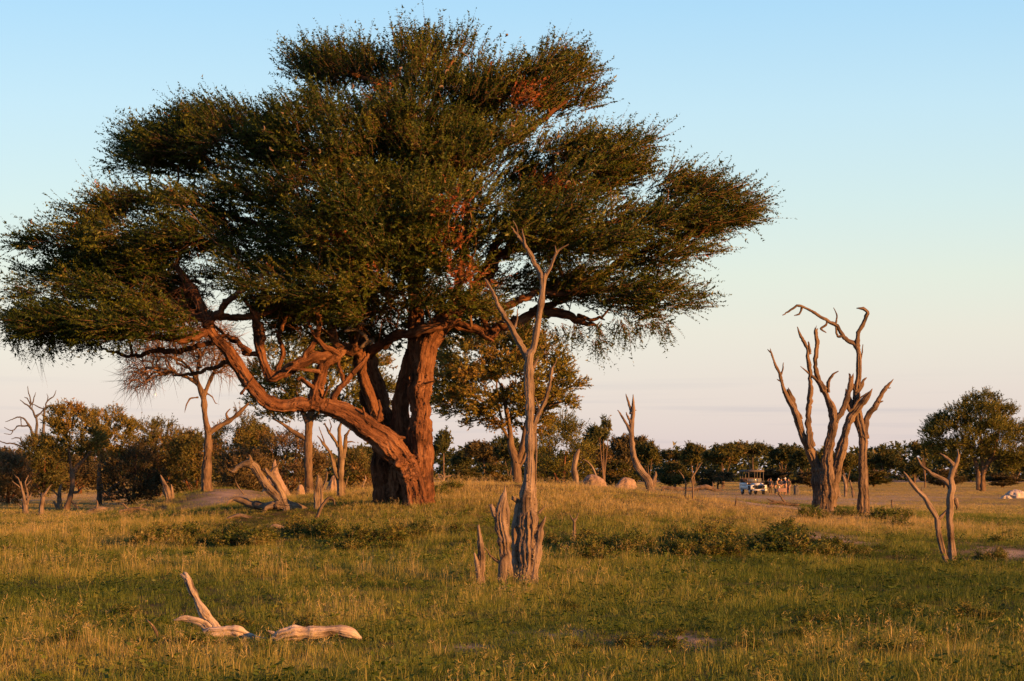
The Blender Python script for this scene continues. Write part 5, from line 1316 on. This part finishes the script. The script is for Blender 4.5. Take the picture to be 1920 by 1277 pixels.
M['whitecap'] = mat_plain('white_cap', (0.55, 0.52, 0.46), .9, 0, .05)
M['hair'] = mat_plain('dark_hair', (0.02, 0.014, 0.01), .8, 0, .2)


def loop_mesh(name, boxes):
    b = MB()
    for c in boxes: b.box(*c)
    return b.mesh(name)


def build_vehicle():
    px, py = 1417, 928
    Y = hit(px, py); bx = (px - CX) / F * Y
    root = thing('safari_vehicle', 'white open safari vehicle with tan canvas canopy parked on the plain', 'vehicle', (bx, Y, float(ground(bx, Y))))
    root.rotation_euler = (0, 0, R(13))
    # front looks along -Y; local metres
    def bar(b, p, q, r, s=8): tube(b, np.linspace(p, q, 3), [r] * 3, s)
    b = MB(); b.box((0, 1.5, .78), (1.62, 2.5, .42)); b.box((0, 1.5, .99), (1.68, 2.5, .05)); b.box((0, .1, .62), (1.2, 1.9, .25))
    b.box((-.78, 1.55, 1.12), (.06, 2.4, .26)); b.box((.78, 1.55, 1.12), (.06, 2.4, .26)); b.box((0, 2.74, 1.12), (1.6, .06, .26))
    link('body', b.mesh('vehicle_body'), M['white'], root)
    b = MB(); b.box((0, -.35, 1.08), (1.0, 1.35, .2), 0, .94); b.box((0, -.35, 1.2), (.9, 1.2, .05), 0, .9)
    link('bonnet', b.mesh('vehicle_bonnet'), M['white'], root)
    for sx_ in (-1, 1):
        b = MB(); b.box((sx_ * .68, -.3, .98), (.36, 1.35, .08), 0, .96); b.box((sx_ * .84, -.86, .76), (.06, .26, .42)); b.box((sx_ * .84, .2, .76), (.06, .36, .42)); b.box((sx_ * .68, -.95, .80), (.34, .05, .32))
        link('wing', b.mesh('vehicle_wing'), M['white'], root)
        b = MB()
        tube(b, [(sx_ * .52, -1.02, .86), (sx_ * .52, -1.07, .86)], [.115, .11], 16)
        o_ = link('headlight', b.mesh('vehicle_headlight_ring', (0, 0, 0), True), M['black'], root)
        b = MB(); tube(b, [(sx_ * .52, -1.06, .86), (sx_ * .52, -1.095, .86)], [.085, .06], 14)
        link('lens', b.mesh('vehicle_lens', (0, 0, 0), True), M['lens'], o_)
    b = MB(); b.box((0, -1.0, .82), (.72, .04, .36)); 
    g = link('grille', b.mesh('vehicle_grille'), M['black'], root)
    for k in range(5):
        b = MB(); b.box((0, -1.03, .69 + k * .065), (.66, .02, .022)); link('slat', b.mesh('grille_slat'), M['steel'], g)
    link('bumper', MB().box((0, -1.2, .52), (1.6, .12, .14)).mesh('vehicle_bumper'), M['white'], root)
    for sx_ in (-1, 1):
        for yy in (-.35, 2.05):
            b = MB(); th = np.linspace(0, 2 * np.pi, 25)
            pth = np.stack([np.full(25, sx_ * .72), yy + .29 * np.cos(th), .39 + .29 * np.sin(th)], 1)
            tube(b, pth, np.full(25, .10), 8)
            wh = link('wheel', b.mesh('vehicle_tyre', (0, 0, 0), True), M['black'], root)
            b = MB(); tube(b, [(sx_ * .66, yy, .39), (sx_ * .78, yy, .39)], [.2, .19], 16); link('rim', b.mesh('vehicle_rim', (0, 0, 0), True), M['rimgrey'], wh)
    b = MB(); b.box((0, 1.25, 2.52), (1.72, 2.9, .06), 0, .97); b.box((0, 1.25, 2.57), (1.4, 2.7, .05), 0, .9)
    for sx_ in (-1, 1): b.box((sx_ * .85, 1.25, 2.44), (.03, 2.86, .14))
    b.box((0, -.19, 2.44), (1.68, .03, .14)); b.box((0, 2.69, 2.44), (1.68, .03, .14))
    link('canopy', b.mesh('vehicle_canopy'), M['canvas'], root)
    for sx_ in (-1, 1):
        for yy in (-.1, .9, 1.8, 2.6):
            b = MB(); bar(b, (sx_ * .78, yy, .98), (sx_ * .8, yy, 2.5), .028); link('post', b.mesh('canopy_post', (0, 0, 0), True), M['steel'], root)
    b = MB(); bar(b, (-.75, .42, 1.28), (.75, .42, 1.28), .025); bar(b, (-.75, .42, 1.7), (.75, .42, 1.7), .025); bar(b, (-.75, .42, 1.28), (-.75, .42, 1.7), .025); bar(b, (.75, .42, 1.28), (.75, .42, 1.7), .025); bar(b, (0, .42, 1.28), (0, .42, 1.7), .02)
    wf = link('windscreen', b.mesh('windscreen_frame', (0, 0, 0), True), M['steel'], root)
    link('pane', MB().box((0, .42, 1.49), (1.46, .008, .40)).mesh('windscreen_pane'), M['glass'], wf)
    for (x_, y_, wd) in ((-.4, .95, .55), (.4, .95, .55), (0, 1.7, 1.4), (0, 2.4, 1.4)):
        b = MB(); b.box((x_, y_, 1.18), (wd, .5, .14)); b.box((x_, y_ + .26, 1.48), (wd, .1, .55)); link('seat', b.mesh('vehicle_seat'), M['seat'], root)
    b = MB(); th = np.linspace(0, 2 * np.pi, 20); tube(b, np.stack([.4 + .19 * np.cos(th), .6 + .05 * np.sin(th), 1.35 + .18 * np.sin(th)], 1), np.full(20, .016), 6)
    link('steering_wheel', b.mesh('steering_wheel', (0, 0, 0), True), M['black'], root)
    for sx_ in (-1, 1):
        b = MB(); bar(b, (sx_ * .8, .35, 1.1), (sx_ * .98, .3, 1.32), .012, 6); b.box((sx_ * 1.0, .3, 1.38), (.16, .04, .2)); link('mirror', b.mesh('wing_mirror'), M['black'], root)
    b = MB(); bar(b, (.2, -1.05, .5), (.22, -1.02, 1.6), .012, 6); link('aerial', b.mesh('whip_aerial', (0, 0, 0), True), M['steel'], root)
    return root


build_vehicle()


def skin(name, V, E, Rr, mat, parent, root_i=0, sub=1):
    me = bpy.data.meshes.new(name)
    me.from_pydata([tuple(v) for v in V], E, [])
    o_ = bpy.data.objects.new('work', me); COL.objects.link(o_)
    md = o_.modifiers.new('k', 'SKIN'); md.use_smooth_shade = True
    for i, d in enumerate(me.skin_vertices[0].data):
        d.radius = (Rr[i], Rr[i]) if not isinstance(Rr[i], tuple) else Rr[i]
        d.use_root = (i == root_i)
    sb = o_.modifiers.new('s', 'SUBSURF'); sb.levels = sub; sb.render_levels = sub
    dg = bpy.context.evaluated_depsgraph_get()
    r_ = bpy.data.meshes.new_from_object(o_.evaluated_get(dg))
    r_.name = name
    bpy.data.objects.remove(o_)
    r_.materials.clear()
    return link(name if parent is None else name, r_, M[mat], parent)


def person(px, py, label, shirt, trousers, cap, h=1.72, rz=0.0, bend=0.0, arm=None, Y=None, stoop=0.0):
    Y = Y or hit(px, py); bx = (px - CX) / F * Y
    root = thing('person', label, 'person', (bx, Y, float(ground(bx, Y))), 'people beside the vehicle')
    root.rotation_euler = (0, 0, rz)
    k = h / 1.75
    def tl(y, z):                                       # lean the upper body forwards about the hips
        dz = z - .95
        return (y - math.sin(bend) * dz, .95 + math.cos(bend) * dz) if dz > 0 else (y, z)
    def J(x, y, z):
        a, b = tl(y, z); return (x * k, a * k, b * k)
    hands = {-1: (-.26, -.14, .88), 1: (.26, -.14, .88)}
    elb = {-1: (-.27, .0, 1.14), 1: (.27, .0, 1.14)}
    if arm == 'up': hands[-1] = (-.14, -.16, 1.72); elb[-1] = (-.34, -.14, 1.46)
    if arm == 'work':
        for s in (-1, 1): hands[s] = (s * .12, -.46, 1.08); elb[s] = (s * .26, -.14, 1.14)
    V = [J(0, 0, .95), J(0, .01, 1.15), J(0, .01, 1.38), J(0, .0, 1.5), J(0, -.01, 1.57), J(0, -.02, 1.65), J(0, -.01, 1.74)]
    Rr = [.14, .13, .145, .06, .075, .098, .06]
    E = [(0, 1), (1, 2), (2, 3), (3, 4), (4, 5), (5, 6)]
    for s in (-1, 1):
        n = len(V)
        V += [J(s * .17, .01, 1.42), J(*elb[s]), J(*hands[s]), J(hands[s][0] * .95, hands[s][1] - .05, hands[s][2] - .08)]
        Rr += [.068, .048, .035, .032]; E += [(2, n), (n, n + 1), (n + 1, n + 2), (n + 2, n + 3)]
    for s in (-1, 1):
        n = len(V)
        V += [J(s * .10, 0, .86), J(s * .11, -.02, .48), J(s * .11, .02, .09), J(s * .12, -.15, .045)]
        Rr += [.095, .062, .045, .04]; E += [(0, n), (n, n + 1), (n + 1, n + 2), (n + 2, n + 3)]
    skin('body', V, E, [r_ * k for r_ in Rr], 'skin', root)
    V2 = [J(0, 0, .93), J(0, .01, 1.15), J(0, .01, 1.38), J(0, .0, 1.46)]; R2 = [.165, .155, .165, .085]; E2 = [(0, 1), (1, 2), (2, 3)]
    for s in (-1, 1):
        n = len(V2); e = np.array(elb[s]); hd = np.array(hands[s])
        V2 += [J(s * .17, .01, 1.42), J(*elb[s]), J(*(e + (hd - e) * .35))]; R2 += [.088, .07, .06]; E2 += [(2, n), (n, n + 1), (n + 1, n + 2)]
    skin('shirt', V2, E2, [r_ * k for r_ in R2], shirt, root)
    V3 = [J(0, 0, .98), J(0, 0, .93)]; R3 = [.155, .16]; E3 = [(0, 1)]
    for s in (-1, 1):
        n = len(V3); V3 += [J(s * .10, 0, .84), J(s * .11, -.02, .48), J(s * .11, .02, .12)]; R3 += [.115, .085, .07]; E3 += [(1, n), (n, n + 1), (n + 1, n + 2)]
    skin('trousers', V3, E3, [r_ * k for r_ in R3], trousers, root)
    b = MB(); hp = [np.array(J(0, -.01, 1.66)), np.array(J(0, -.01, 1.72)), np.array(J(0, .0, 1.775))]
    tube(b, catmull(np.array(hp), .02), np.linspace(.112, .075, len(catmull(np.array(hp), .02))) * k, 12)
    if cap != 'hair': 
        q = np.array(J(0, -.14, 1.685)); b.box(q, (.16 * k, .16 * k, .02 * k))
    link('hair' if cap == 'hair' else 'cap', b.mesh('headwear', (0, 0, 0), True), M[cap], root)
    # face: eyes, nose, ears
    b = MB()
    nz = np.array(J(0, -.118, 1.625)); b.box(nz, (.03 * k, .04 * k, .05 * k), 0, .6)
    link('nose', b.mesh('nose'), M['skin'], root)
    for s in (-1, 1):
        b = MB(); tube(b, [np.array(J(s * .038, -.10, 1.655)), np.array(J(s * .038, -.118, 1.655))], [.014 * k, .01 * k], 8); link('eye', b.mesh('eye'), M['hair'], root)
    return root


person(1445, 929, 'person in dark clothes beside the vehicle wing with one arm raised', 'navy', 'olivecloth', 'hair', 1.70, R(-20), 0, 'up', 222)
person(1453.5, 930, 'stooping person in tan shirt and white cap next to the vehicle', 'tan', 'khaki', 'whitecap', 1.74, R(75), .42, 'work', 218)
person(1464.5, 928, 'person in a dark top standing behind the small table', 'navy', 'khaki', 'hair', 1.70, R(10), .05, 'work', 223)
person(1473, 930, 'person in dark blue top and pale pinkish trousers right of the table', 'navy', 'pinkcloth', 'whitecap', 1.74, R(-70), .05, 'work', 219)
person(1478.5, 930, 'rightmost person, in olive shirt and pale trousers with hanging arms', 'olivecloth', 'pinkcloth', 'hair', 1.70, R(-40), 0, None, 219.5)


def build_table():
    px, Y = 1465, 217.5
    bx = (px - CX) / F * Y
    root = thing('folding_table', 'small table under a pinkish cloth in front of the people', 'table', (bx, Y, float(ground(bx, Y))))
    b = MB(); b.box((0, 0, .68), (.78, .5, .04)); link('table_top', b.mesh('table_top'), M['steel'], root)
    for sx_ in (-1, 1):
        for sy_ in (-1, 1):
            b = MB(); tube(b, [(sx_ * .33, sy_ * .2, -.05), (sx_ * .33, sy_ * .2, .67)], [.016, .016], 7); link('leg', b.mesh('table_leg'), M['steel'], root)
    n = 30; b = MB(); th = np.linspace(0, 2 * np.pi, n, endpoint=False)
    sq = np.stack([np.sign(np.cos(th)) * np.abs(np.cos(th)) ** .35 * .42, np.sign(np.sin(th)) * np.abs(np.sin(th)) ** .35 * .28], 1)
    rows = []
    for z, f, w_ in ((.715, .5, 0), (.712, 1.0, 0), (.55, 1.05, .02), (.33, 1.10, .05)):
        rows.append(np.concatenate([sq * f * (1 + w_ * np.sin(7 * th))[:, None], np.full((n, 1), z)], 1))
    V = np.concatenate(rows + [np.array([[0, 0, .716]])]); i = np.arange(3)[:, None] * n; j = np.arange(n)[None]; j2 = (j + 1) % n
    Q = np.stack([i + j, i + n + j, i + n + j2, i + j2], -1).reshape(-1, 4); T = np.stack([np.arange(n), (np.arange(n) + 1) % n, np.full(n, 4 * n)], 1)
    b.add(V, Q, T); 
    o_ = link('tablecloth', b.mesh('tablecloth', (0, 0, 0), True), M['pinkcloth'], loc=root.location)
    tag(o_, 'pinkish cloth draped over the small table by the people', 'tablecloth')
    for k, (x_, hh, c) in enumerate(((-.2, .2, 'whitecap'), (.12, .26, 'khaki'))):
        b = MB(); tube(b, [(0, 0, 0), (0, 0, hh * .7), (0, 0, hh * .8), (0, 0, hh)], [.06, .06, .03, .03], 10)
        o_ = link('bottle', b.mesh('bottle', (0, 0, 0), True), M[c], loc=(bx + x_, Y - .05, root.location.z + .717))
        tag(o_, ('short white' if k == 0 else 'taller tan') + ' container standing on the small cloth covered table', 'bottle')


build_table()

# ================================================================== LOW SHRUBS
def shrub_meshes(seed, h=.55, r=.6, dry=0.0):
    rng = np.random.default_rng(seed)
    bm = MB(); T = []; seeds = [(0, 0, 0.0, 0)]
    for k in range(34):
        u = norm(rng.normal(0, 1, 3)[None])[0]; s = rng.uniform(.35, 1)
        T.append((u[0] * r * s, u[1] * r * s, h * (.25 + .75 * abs(u[2]) * s) * rng.uniform(.6, 1.1)))
    T = np.array(T)
    for p, r_ in dendrite(seeds, T, rng, .004, .4, .12): tube(bm, p, r_, 4)
    out = norm(T - np.array([0, 0, -.1]))
    q, t = leaf_sprays(T, out, .68 + rng.normal(0, .22, len(T)) + dry, rng, 9, .26, (.12, .12, .1), 9, .055, .032, .45, .7, bm, .003, .7, .3)
    return bm.mesh('shrub_stems'), leaf_mesh('shrub_leaves', q, t, (0, 0, 0))


SH = [shrub_meshes(300 + k, (.5, .62, .45, .7)[k % 4], (.55, .5, .7, .5)[k % 4], (0, .1, -.1, .05)[k % 4]) for k in range(8)]
rs = np.random.default_rng(21)
SHRUBS = []
ZONES = [  # px range, py range, how many, size, where
    (250, 500, 1010, 1032, 16, 1.0, 'in the dark band of shrubs left of centre'),
    (540, 620, 990, 1018, 8, 1.0, 'in the clump in front of the fallen tree'),
    (610, 740, 1012, 1036, 11, 1.0, 'between the fallen tree and the tall dead tree'),
    (740, 900, 990, 1030, 7, .7, 'scattered below the camelthorn trunk'),
    (1022, 1110, 1005, 1040, 7, .9, 'just right of the tall dead tree'),
    (1080, 1220, 1025, 1056, 12, 1.0, 'around the little forked dead sapling'),
    (1262, 1430, 1008, 1046, 16, 1.1, 'in the dense band right of centre'),
    (1455, 1520, 1005, 1042, 7, 1.35, 'in the tall clump below the multi-stemmed dead tree'),
    (1520, 1700, 1024, 1046, 9, .8, 'in the strip beside the pale sandy patch'),
    (1640, 1690, 975, 990, 4, 1.3, 'right of the foot of the arching dead tree'),
    (1500, 1600, 965, 985, 4, .9, 'between the feet of the two dead trees'),
    (1815, 1880, 1040, 1056, 5, .6, 'right of the leaning pair of dead trunks'),
    (1860, 1930, 985, 1020, 5, .5, 'at the right edge of the photo'),
    (1040, 1500, 1120, 1230, 12, .45, 'in the green foreground right of centre'),
    (1500, 1920, 1110, 1240, 12, .5, 'in the green foreground at the right'),
    (20, 700, 1120, 1230, 12, .45, 'in the foreground grass around the bleached wood'),
    (760, 860, 918, 935, 4, .8, 'close to the right foot of the camelthorn trunk'),
]
ORD = 'first second third fourth fifth sixth seventh eighth ninth tenth eleventh twelfth thirteenth fourteenth fifteenth sixteenth'.split()
for (x0, x1, y0, y1, n, sz, where) in ZONES:
    pts = [(rs.uniform(x0, x1), rs.uniform(y0, y1), sz * rs.uniform(.34, .78)) for _ in range(n)]
    for k, (px, py, s) in enumerate(sorted(pts)):
        Y = hit(px, py); bx = (px - CX) / F * Y
        word = ORD[k] + ' leafy green shrub from the left ' + where
        root = thing('low_shrub', word, 'shrub', (bx, Y, float(ground(bx, Y)) - .02), 'low shrubs ' + where)
        st, lf = SH[rs.integers(8)]
        root.scale = (s * rs.uniform(.9, 1.4), s * rs.uniform(.9, 1.4), s)
        root.rotation_euler = (0, 0, rs.uniform(0, 6.28))
        link('stems', st, M['twig'], root)
        link('foliage', lf, M['leafshrub'], root)

# ================================================================== GRASS
def tuft(rng, n, h, r, w, dry, seedheads=0, lean=.5):
    V = []; T = []; a = []; k = 0
    for i in range(n):
        az_ = rng.uniform(0, 6.28); rr = r * math.sqrt(rng.uniform(0, 1))
        b = np.array([rr * math.cos(az_), rr * math.sin(az_), -.02])
        la = az_ + rng.normal(0, .8) if rng.uniform() < .6 else rng.uniform(0, 6.28)
        L = h * rng.uniform(.45, 1.15); le = lean * abs(rng.normal(0, .6)) + .08
        d = np.array([math.cos(la), math.sin(la), 0])
        s = np.array([-d[1], d[0], 0]) * math.cos(rng.uniform(-.9, .9)) + d * .2
        w_ = w * rng.uniform(.7, 1.3)
        m = b + d * L * le * .3 + np.array([0, 0, L * .58]); t_ = b + d * L * le * 1.0 + np.array([0, 0, L * (1 - .32 * le)])
        V += [b - s * w_ / 2, b + s * w_ / 2, m - s * w_ * .42, m + s * w_ * .42, t_]
        T += [(k, k + 1, k + 3), (k, k + 3, k + 2), (k + 2, k + 3, k + 4)]
        q = dry + rng.normal(0, .10)
        a += [q - .04, q - .04, q, q, q + .12]; k += 5
    for i in range(seedheads):
        az_ = rng.uniform(0, 6.28); rr = r * rng.uniform(0, .6); b = np.array([rr * math.cos(az_), rr * math.sin(az_), 0])
        la = rng.uniform(0, 6.28); d = np.array([math.cos(la), math.sin(la), 0]); s = np.array([-d[1], d[0], 0])
        L = h * rng.uniform(1.1, 1.7); t_ = b + d * L * .22 + np.array([0, 0, L]); m = b + d * L * .06 + np.array([0, 0, L * .6])
        V += [b - s * .002, b + s * .002, m - s * .002, m + s * .002, t_]; T += [(k, k + 1, k + 3), (k, k + 3, k + 2), (k + 2, k + 3, k + 4)]; q = dry + .22
        a += [q] * 5; k += 5
        for e in range(6):
            p = m + (t_ - m) * (.45 + .11 * e); dd = norm(rng.normal(0, 1, 3)[None] + np.array([[0, 0, 1.4]]))[0]; ss = norm(np.cross(dd, rng.normal(0, 1, 3))[None])[0]
            V += [p, p + dd * .03 + ss * .0035, p + dd * .06, p + dd * .03 - ss * .0035]; T += [(k, k + 1, k + 2), (k, k + 2, k + 3)]; a += [q + .05] * 4; k += 4
    return mk_mesh('tuft', np.array(V), [np.array(T)], {'tint': np.array(a)})


def weed(rng, dry):
    """a broad leaved herb"""
    V = []; T = []; a = []; k = 0
    for i in range(30):
        az_ = rng.uniform(0, 6.28); z = rng.uniform(.03, .26); rr = .13 * math.sqrt(rng.uniform(.05, 1))
        p = np.array([rr * math.cos(az_), rr * math.sin(az_), z]); d = norm(np.array([[math.cos(az_), math.sin(az_), rng.normal(.2, .5)]]))[0]
        s = norm(np.cross(d, rng.normal(0, .4, 3) + np.array([0, 0, 1.0]))[None])[0]; L = rng.uniform(.05, .085)
        V += [p, p + d * L * .5 + s * L * .3, p + d * L, p + d * L * .5 - s * L * .3]; T += [(k, k + 1, k + 2), (k, k + 2, k + 3)]; a += [dry + rng.normal(0, .06)] * 4; k += 4
    return mk_mesh('weed', np.array(V), [np.array(T)], {'tint': np.array(a)})


def build_grass():
    rng = np.random.default_rng(5)
    pc = bpy.data.collections.new('grass_tufts')        # source tufts, only scattered
    protos = [tuft(rng, 44, .16, .22, .0055, 0.0, 0) for _ in range(3)] + [tuft(rng, 40, .21, .2, .0055, .04, 0) for _ in range(3)] + [tuft(rng, 26, .29, .14, .005, .12, 3, .45) for _ in range(3)] + [weed(rng, -.08) for _ in range(2)] + [tuft(rng, 26, .09, .18, .008, .05, 0, .9) for _ in range(2)] + [tuft(rng, 90, .15, .75, .02, .06, 0, .4) for _ in range(3)]
    for i, me in enumerate(protos):
        me.materials.append(M['grass'])
        pc.objects.link(bpy.data.objects.new('tuft_%02d' % i, me))
    pts = []
    def ring(y0, y1, dens, size):
        area = (0.30 * (y0 + y1) + 10) * (y1 - y0)
        n = int(area * dens)
        y = np.sqrt(rng.uniform(y0 * y0, y1 * y1, n)); x = rng.uniform(-1, 1, n) * (0.30 * y + 5)
        pts.append(np.stack([x, y, np.full(n, size)], 1))
    ring(17, 32, 46, 1.0); ring(32, 50, 34, 1.05); ring(50, 75, 22, 1.1); ring(75, 110, 12, 1.15); ring(110, 170, 3.2, 1.2); nfar = sum(len(q) for q in pts); ring(112, 200, 1.7, .85); ring(200, 520, 1.3, 1.05)
    p = np.concatenate(pts)
    x, y = p[:, 0], p[:, 1]
    sd = sandmask(x, y)
    far = np.arange(len(x)) >= nfar
    keep = (rng.uniform(0, 1, len(x)) > np.clip(sd * 1.15, 0, .93)) | (far & (rng.uniform(0, 1, len(x)) < .8))
    patch = fbm(x * .35, y * .22, 41)
    keep &= (rng.uniform(0, 1, len(x)) < np.clip(.55 + 1.6 * (patch - .3), .35, 1)) | far
    far = far[keep]
    x, y, sz, sd, patch = x[keep], y[keep], p[keep, 2], sd[keep], patch[keep]
    n = len(x)
    big = fbm(x * .07 + 3, y * .055, 12); mid = fbm(x * .4, y * .25, 13)
    px = CX + x / y * F; z = ground(x, y); py = HY - (z - CAMZ) / y * F
    dry = .36 + 1.2 * (big - .5) + .75 * (mid - .5)
    rise = np.exp(-((x - 2) / 11) ** 2 - ((y - 78) / 16) ** 2)
    dry += .34 * rise + .22 * np.clip((y - 85) / 60, 0, 1)
    dry += .16 * np.exp(-((x + 7) / 5) ** 2 - ((y - 47) / 6) ** 2)           # straw coloured sweep at the left
    dry -= .36 * np.exp(-((x - 8) / 7) ** 2 - ((y - 40) / 8) ** 2)           # shade at the right, put into the grass as a greener tint
    dry += .16 * np.exp(-((y - 25.5) / 2.0) ** 2)
    dry += rng.normal(0, .10, n)
    dry = np.where(far, .78 + .5 * (big - .5) + rng.normal(0, .1, n), dry)
    dry = np.clip(dry, 0.02, .9)
    hgt = .88 * sz * rng.uniform(.7, 1.25, n) * np.clip(.75 + 1.1 * (mid - .45), .45, 1.35)
    for (lx, ly, rx_, ry_) in ((577, 1204, 110, 1.6), (430, 1202, 90, 1.3), (515, 975, 115, 9.0), (440, 932, 80, 7), (455, 975, 50, 3.0), (1300, 922, 70, 20), (1465, 945, 50, 18), (1417, 930, 60, 30), (1465, 935, 50, 20), (175, 965, 40, 8), (250, 962, 40, 8), (1545, 1020, 110, 5), (1890, 1048, 100, 5), (1420, 947, 150, 16)):
        yc = hit(lx, ly); xc = (lx - CX) / F * yc
        hgt *= 1 - .58 * np.exp(-((x - xc) / (rx_ / F * yc)) ** 2 - ((y - yc) / ry_) ** 2)
    hgt *= np.where(sd > .35, .6, 1) * np.clip(1.15 - (y - 60) / 160, .5, 1) * (1 - .25 * rise)
    idx = np.where(rng.uniform(0, 1, n) < .45, rng.integers(0, 3, n), rng.integers(3, 6, n))
    tallp = np.clip(.02 + .6 * (dry - .3), .01, .26)
    idx = np.where(rng.uniform(0, 1, n) < tallp, rng.integers(6, 9, n), idx)
    u = rng.uniform(0, 1, n)
    idx = np.where((u < .05 * np.clip(1.6 - 2.5 * dry, 0, 1)) & (y < 70), rng.integers(9, 11, n), idx)
    idx = np.where((u > .90), rng.integers(11, 13, n), idx)
    idx = np.where(far, rng.integers(13, 16, n), idx)
    me = bpy.data.meshes.new('grass_points')
    me.vertices.add(n); me.vertices.foreach_set('co', np.stack([x, y, z], 1).astype(np.float32).ravel())
    def att(nm, ty, key, arr):
        a_ = me.attributes.new(nm, ty, 'POINT'); a_.data.foreach_set(key, arr.ravel())
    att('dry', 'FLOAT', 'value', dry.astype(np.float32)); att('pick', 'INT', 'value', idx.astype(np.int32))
    rot = np.stack([rng.normal(0, .12, n) + .05, rng.normal(0, .12, n) + .06, rng.uniform(0, 6.28, n)], 1).astype(np.float32)
    att('turn', 'FLOAT_VECTOR', 'vector', rot)
    wd = sz * rng.uniform(.8, 1.3, n)
    att('size', 'FLOAT_VECTOR', 'vector', np.stack([wd, wd, hgt], 1).astype(np.float32))
    o_ = bpy.data.objects.new('grass', me); COL.objects.link(o_)
    tag(o_, 'mixed green and straw coloured grass covering the savanna', 'grass', None, 'stuff')
    ng = bpy.data.node_groups.new('scatter_grass', 'GeometryNodeTree')
    ng.interface.new_socket('Geometry', in_out='INPUT', socket_type='NodeSocketGeometry')
    ng.interface.new_socket('Geometry', in_out='OUTPUT', socket_type='NodeSocketGeometry')
    N, L = ng.nodes, ng.links
    gi = N.new('NodeGroupInput'); go = N.new('NodeGroupOutput')
    ip = N.new('GeometryNodeInstanceOnPoints'); ci = N.new('GeometryNodeCollectionInfo')
    ci.inputs['Collection'].default_value = pc; ci.inputs['Separate Children'].default_value = True; ci.inputs['Reset Children'].default_value = True
    mp = N.new('GeometryNodeMeshToPoints'); mp.inputs['Radius'].default_value = 0.01
    def na(nm, ty):
        a_ = N.new('GeometryNodeInputNamedAttribute'); a_.data_type = ty; a_.inputs[0].default_value = nm
        return [s for s in a_.outputs if s.enabled and s.name == 'Attribute'][0]
    e2 = N.new('FunctionNodeEulerToRotation')
    L.new(gi.outputs[0], mp.inputs[0]); L.new(mp.outputs[0], ip.inputs['Points']); L.new(ci.outputs[0], ip.inputs['Instance'])
    ip.inputs['Pick Instance'].default_value = True
    L.new(na('pick', 'INT'), ip.inputs['Instance Index']); L.new(na('turn', 'FLOAT_VECTOR'), e2.inputs[0]); L.new(e2.outputs[0], ip.inputs['Rotation'])
    L.new(na('size', 'FLOAT_VECTOR'), ip.inputs['Scale'])
    L.new(ip.outputs[0], go.inputs[0])
    md = o_.modifiers.new('scatter', 'NODES'); md.node_group = ng
    print('grass tufts', n)


build_grass()
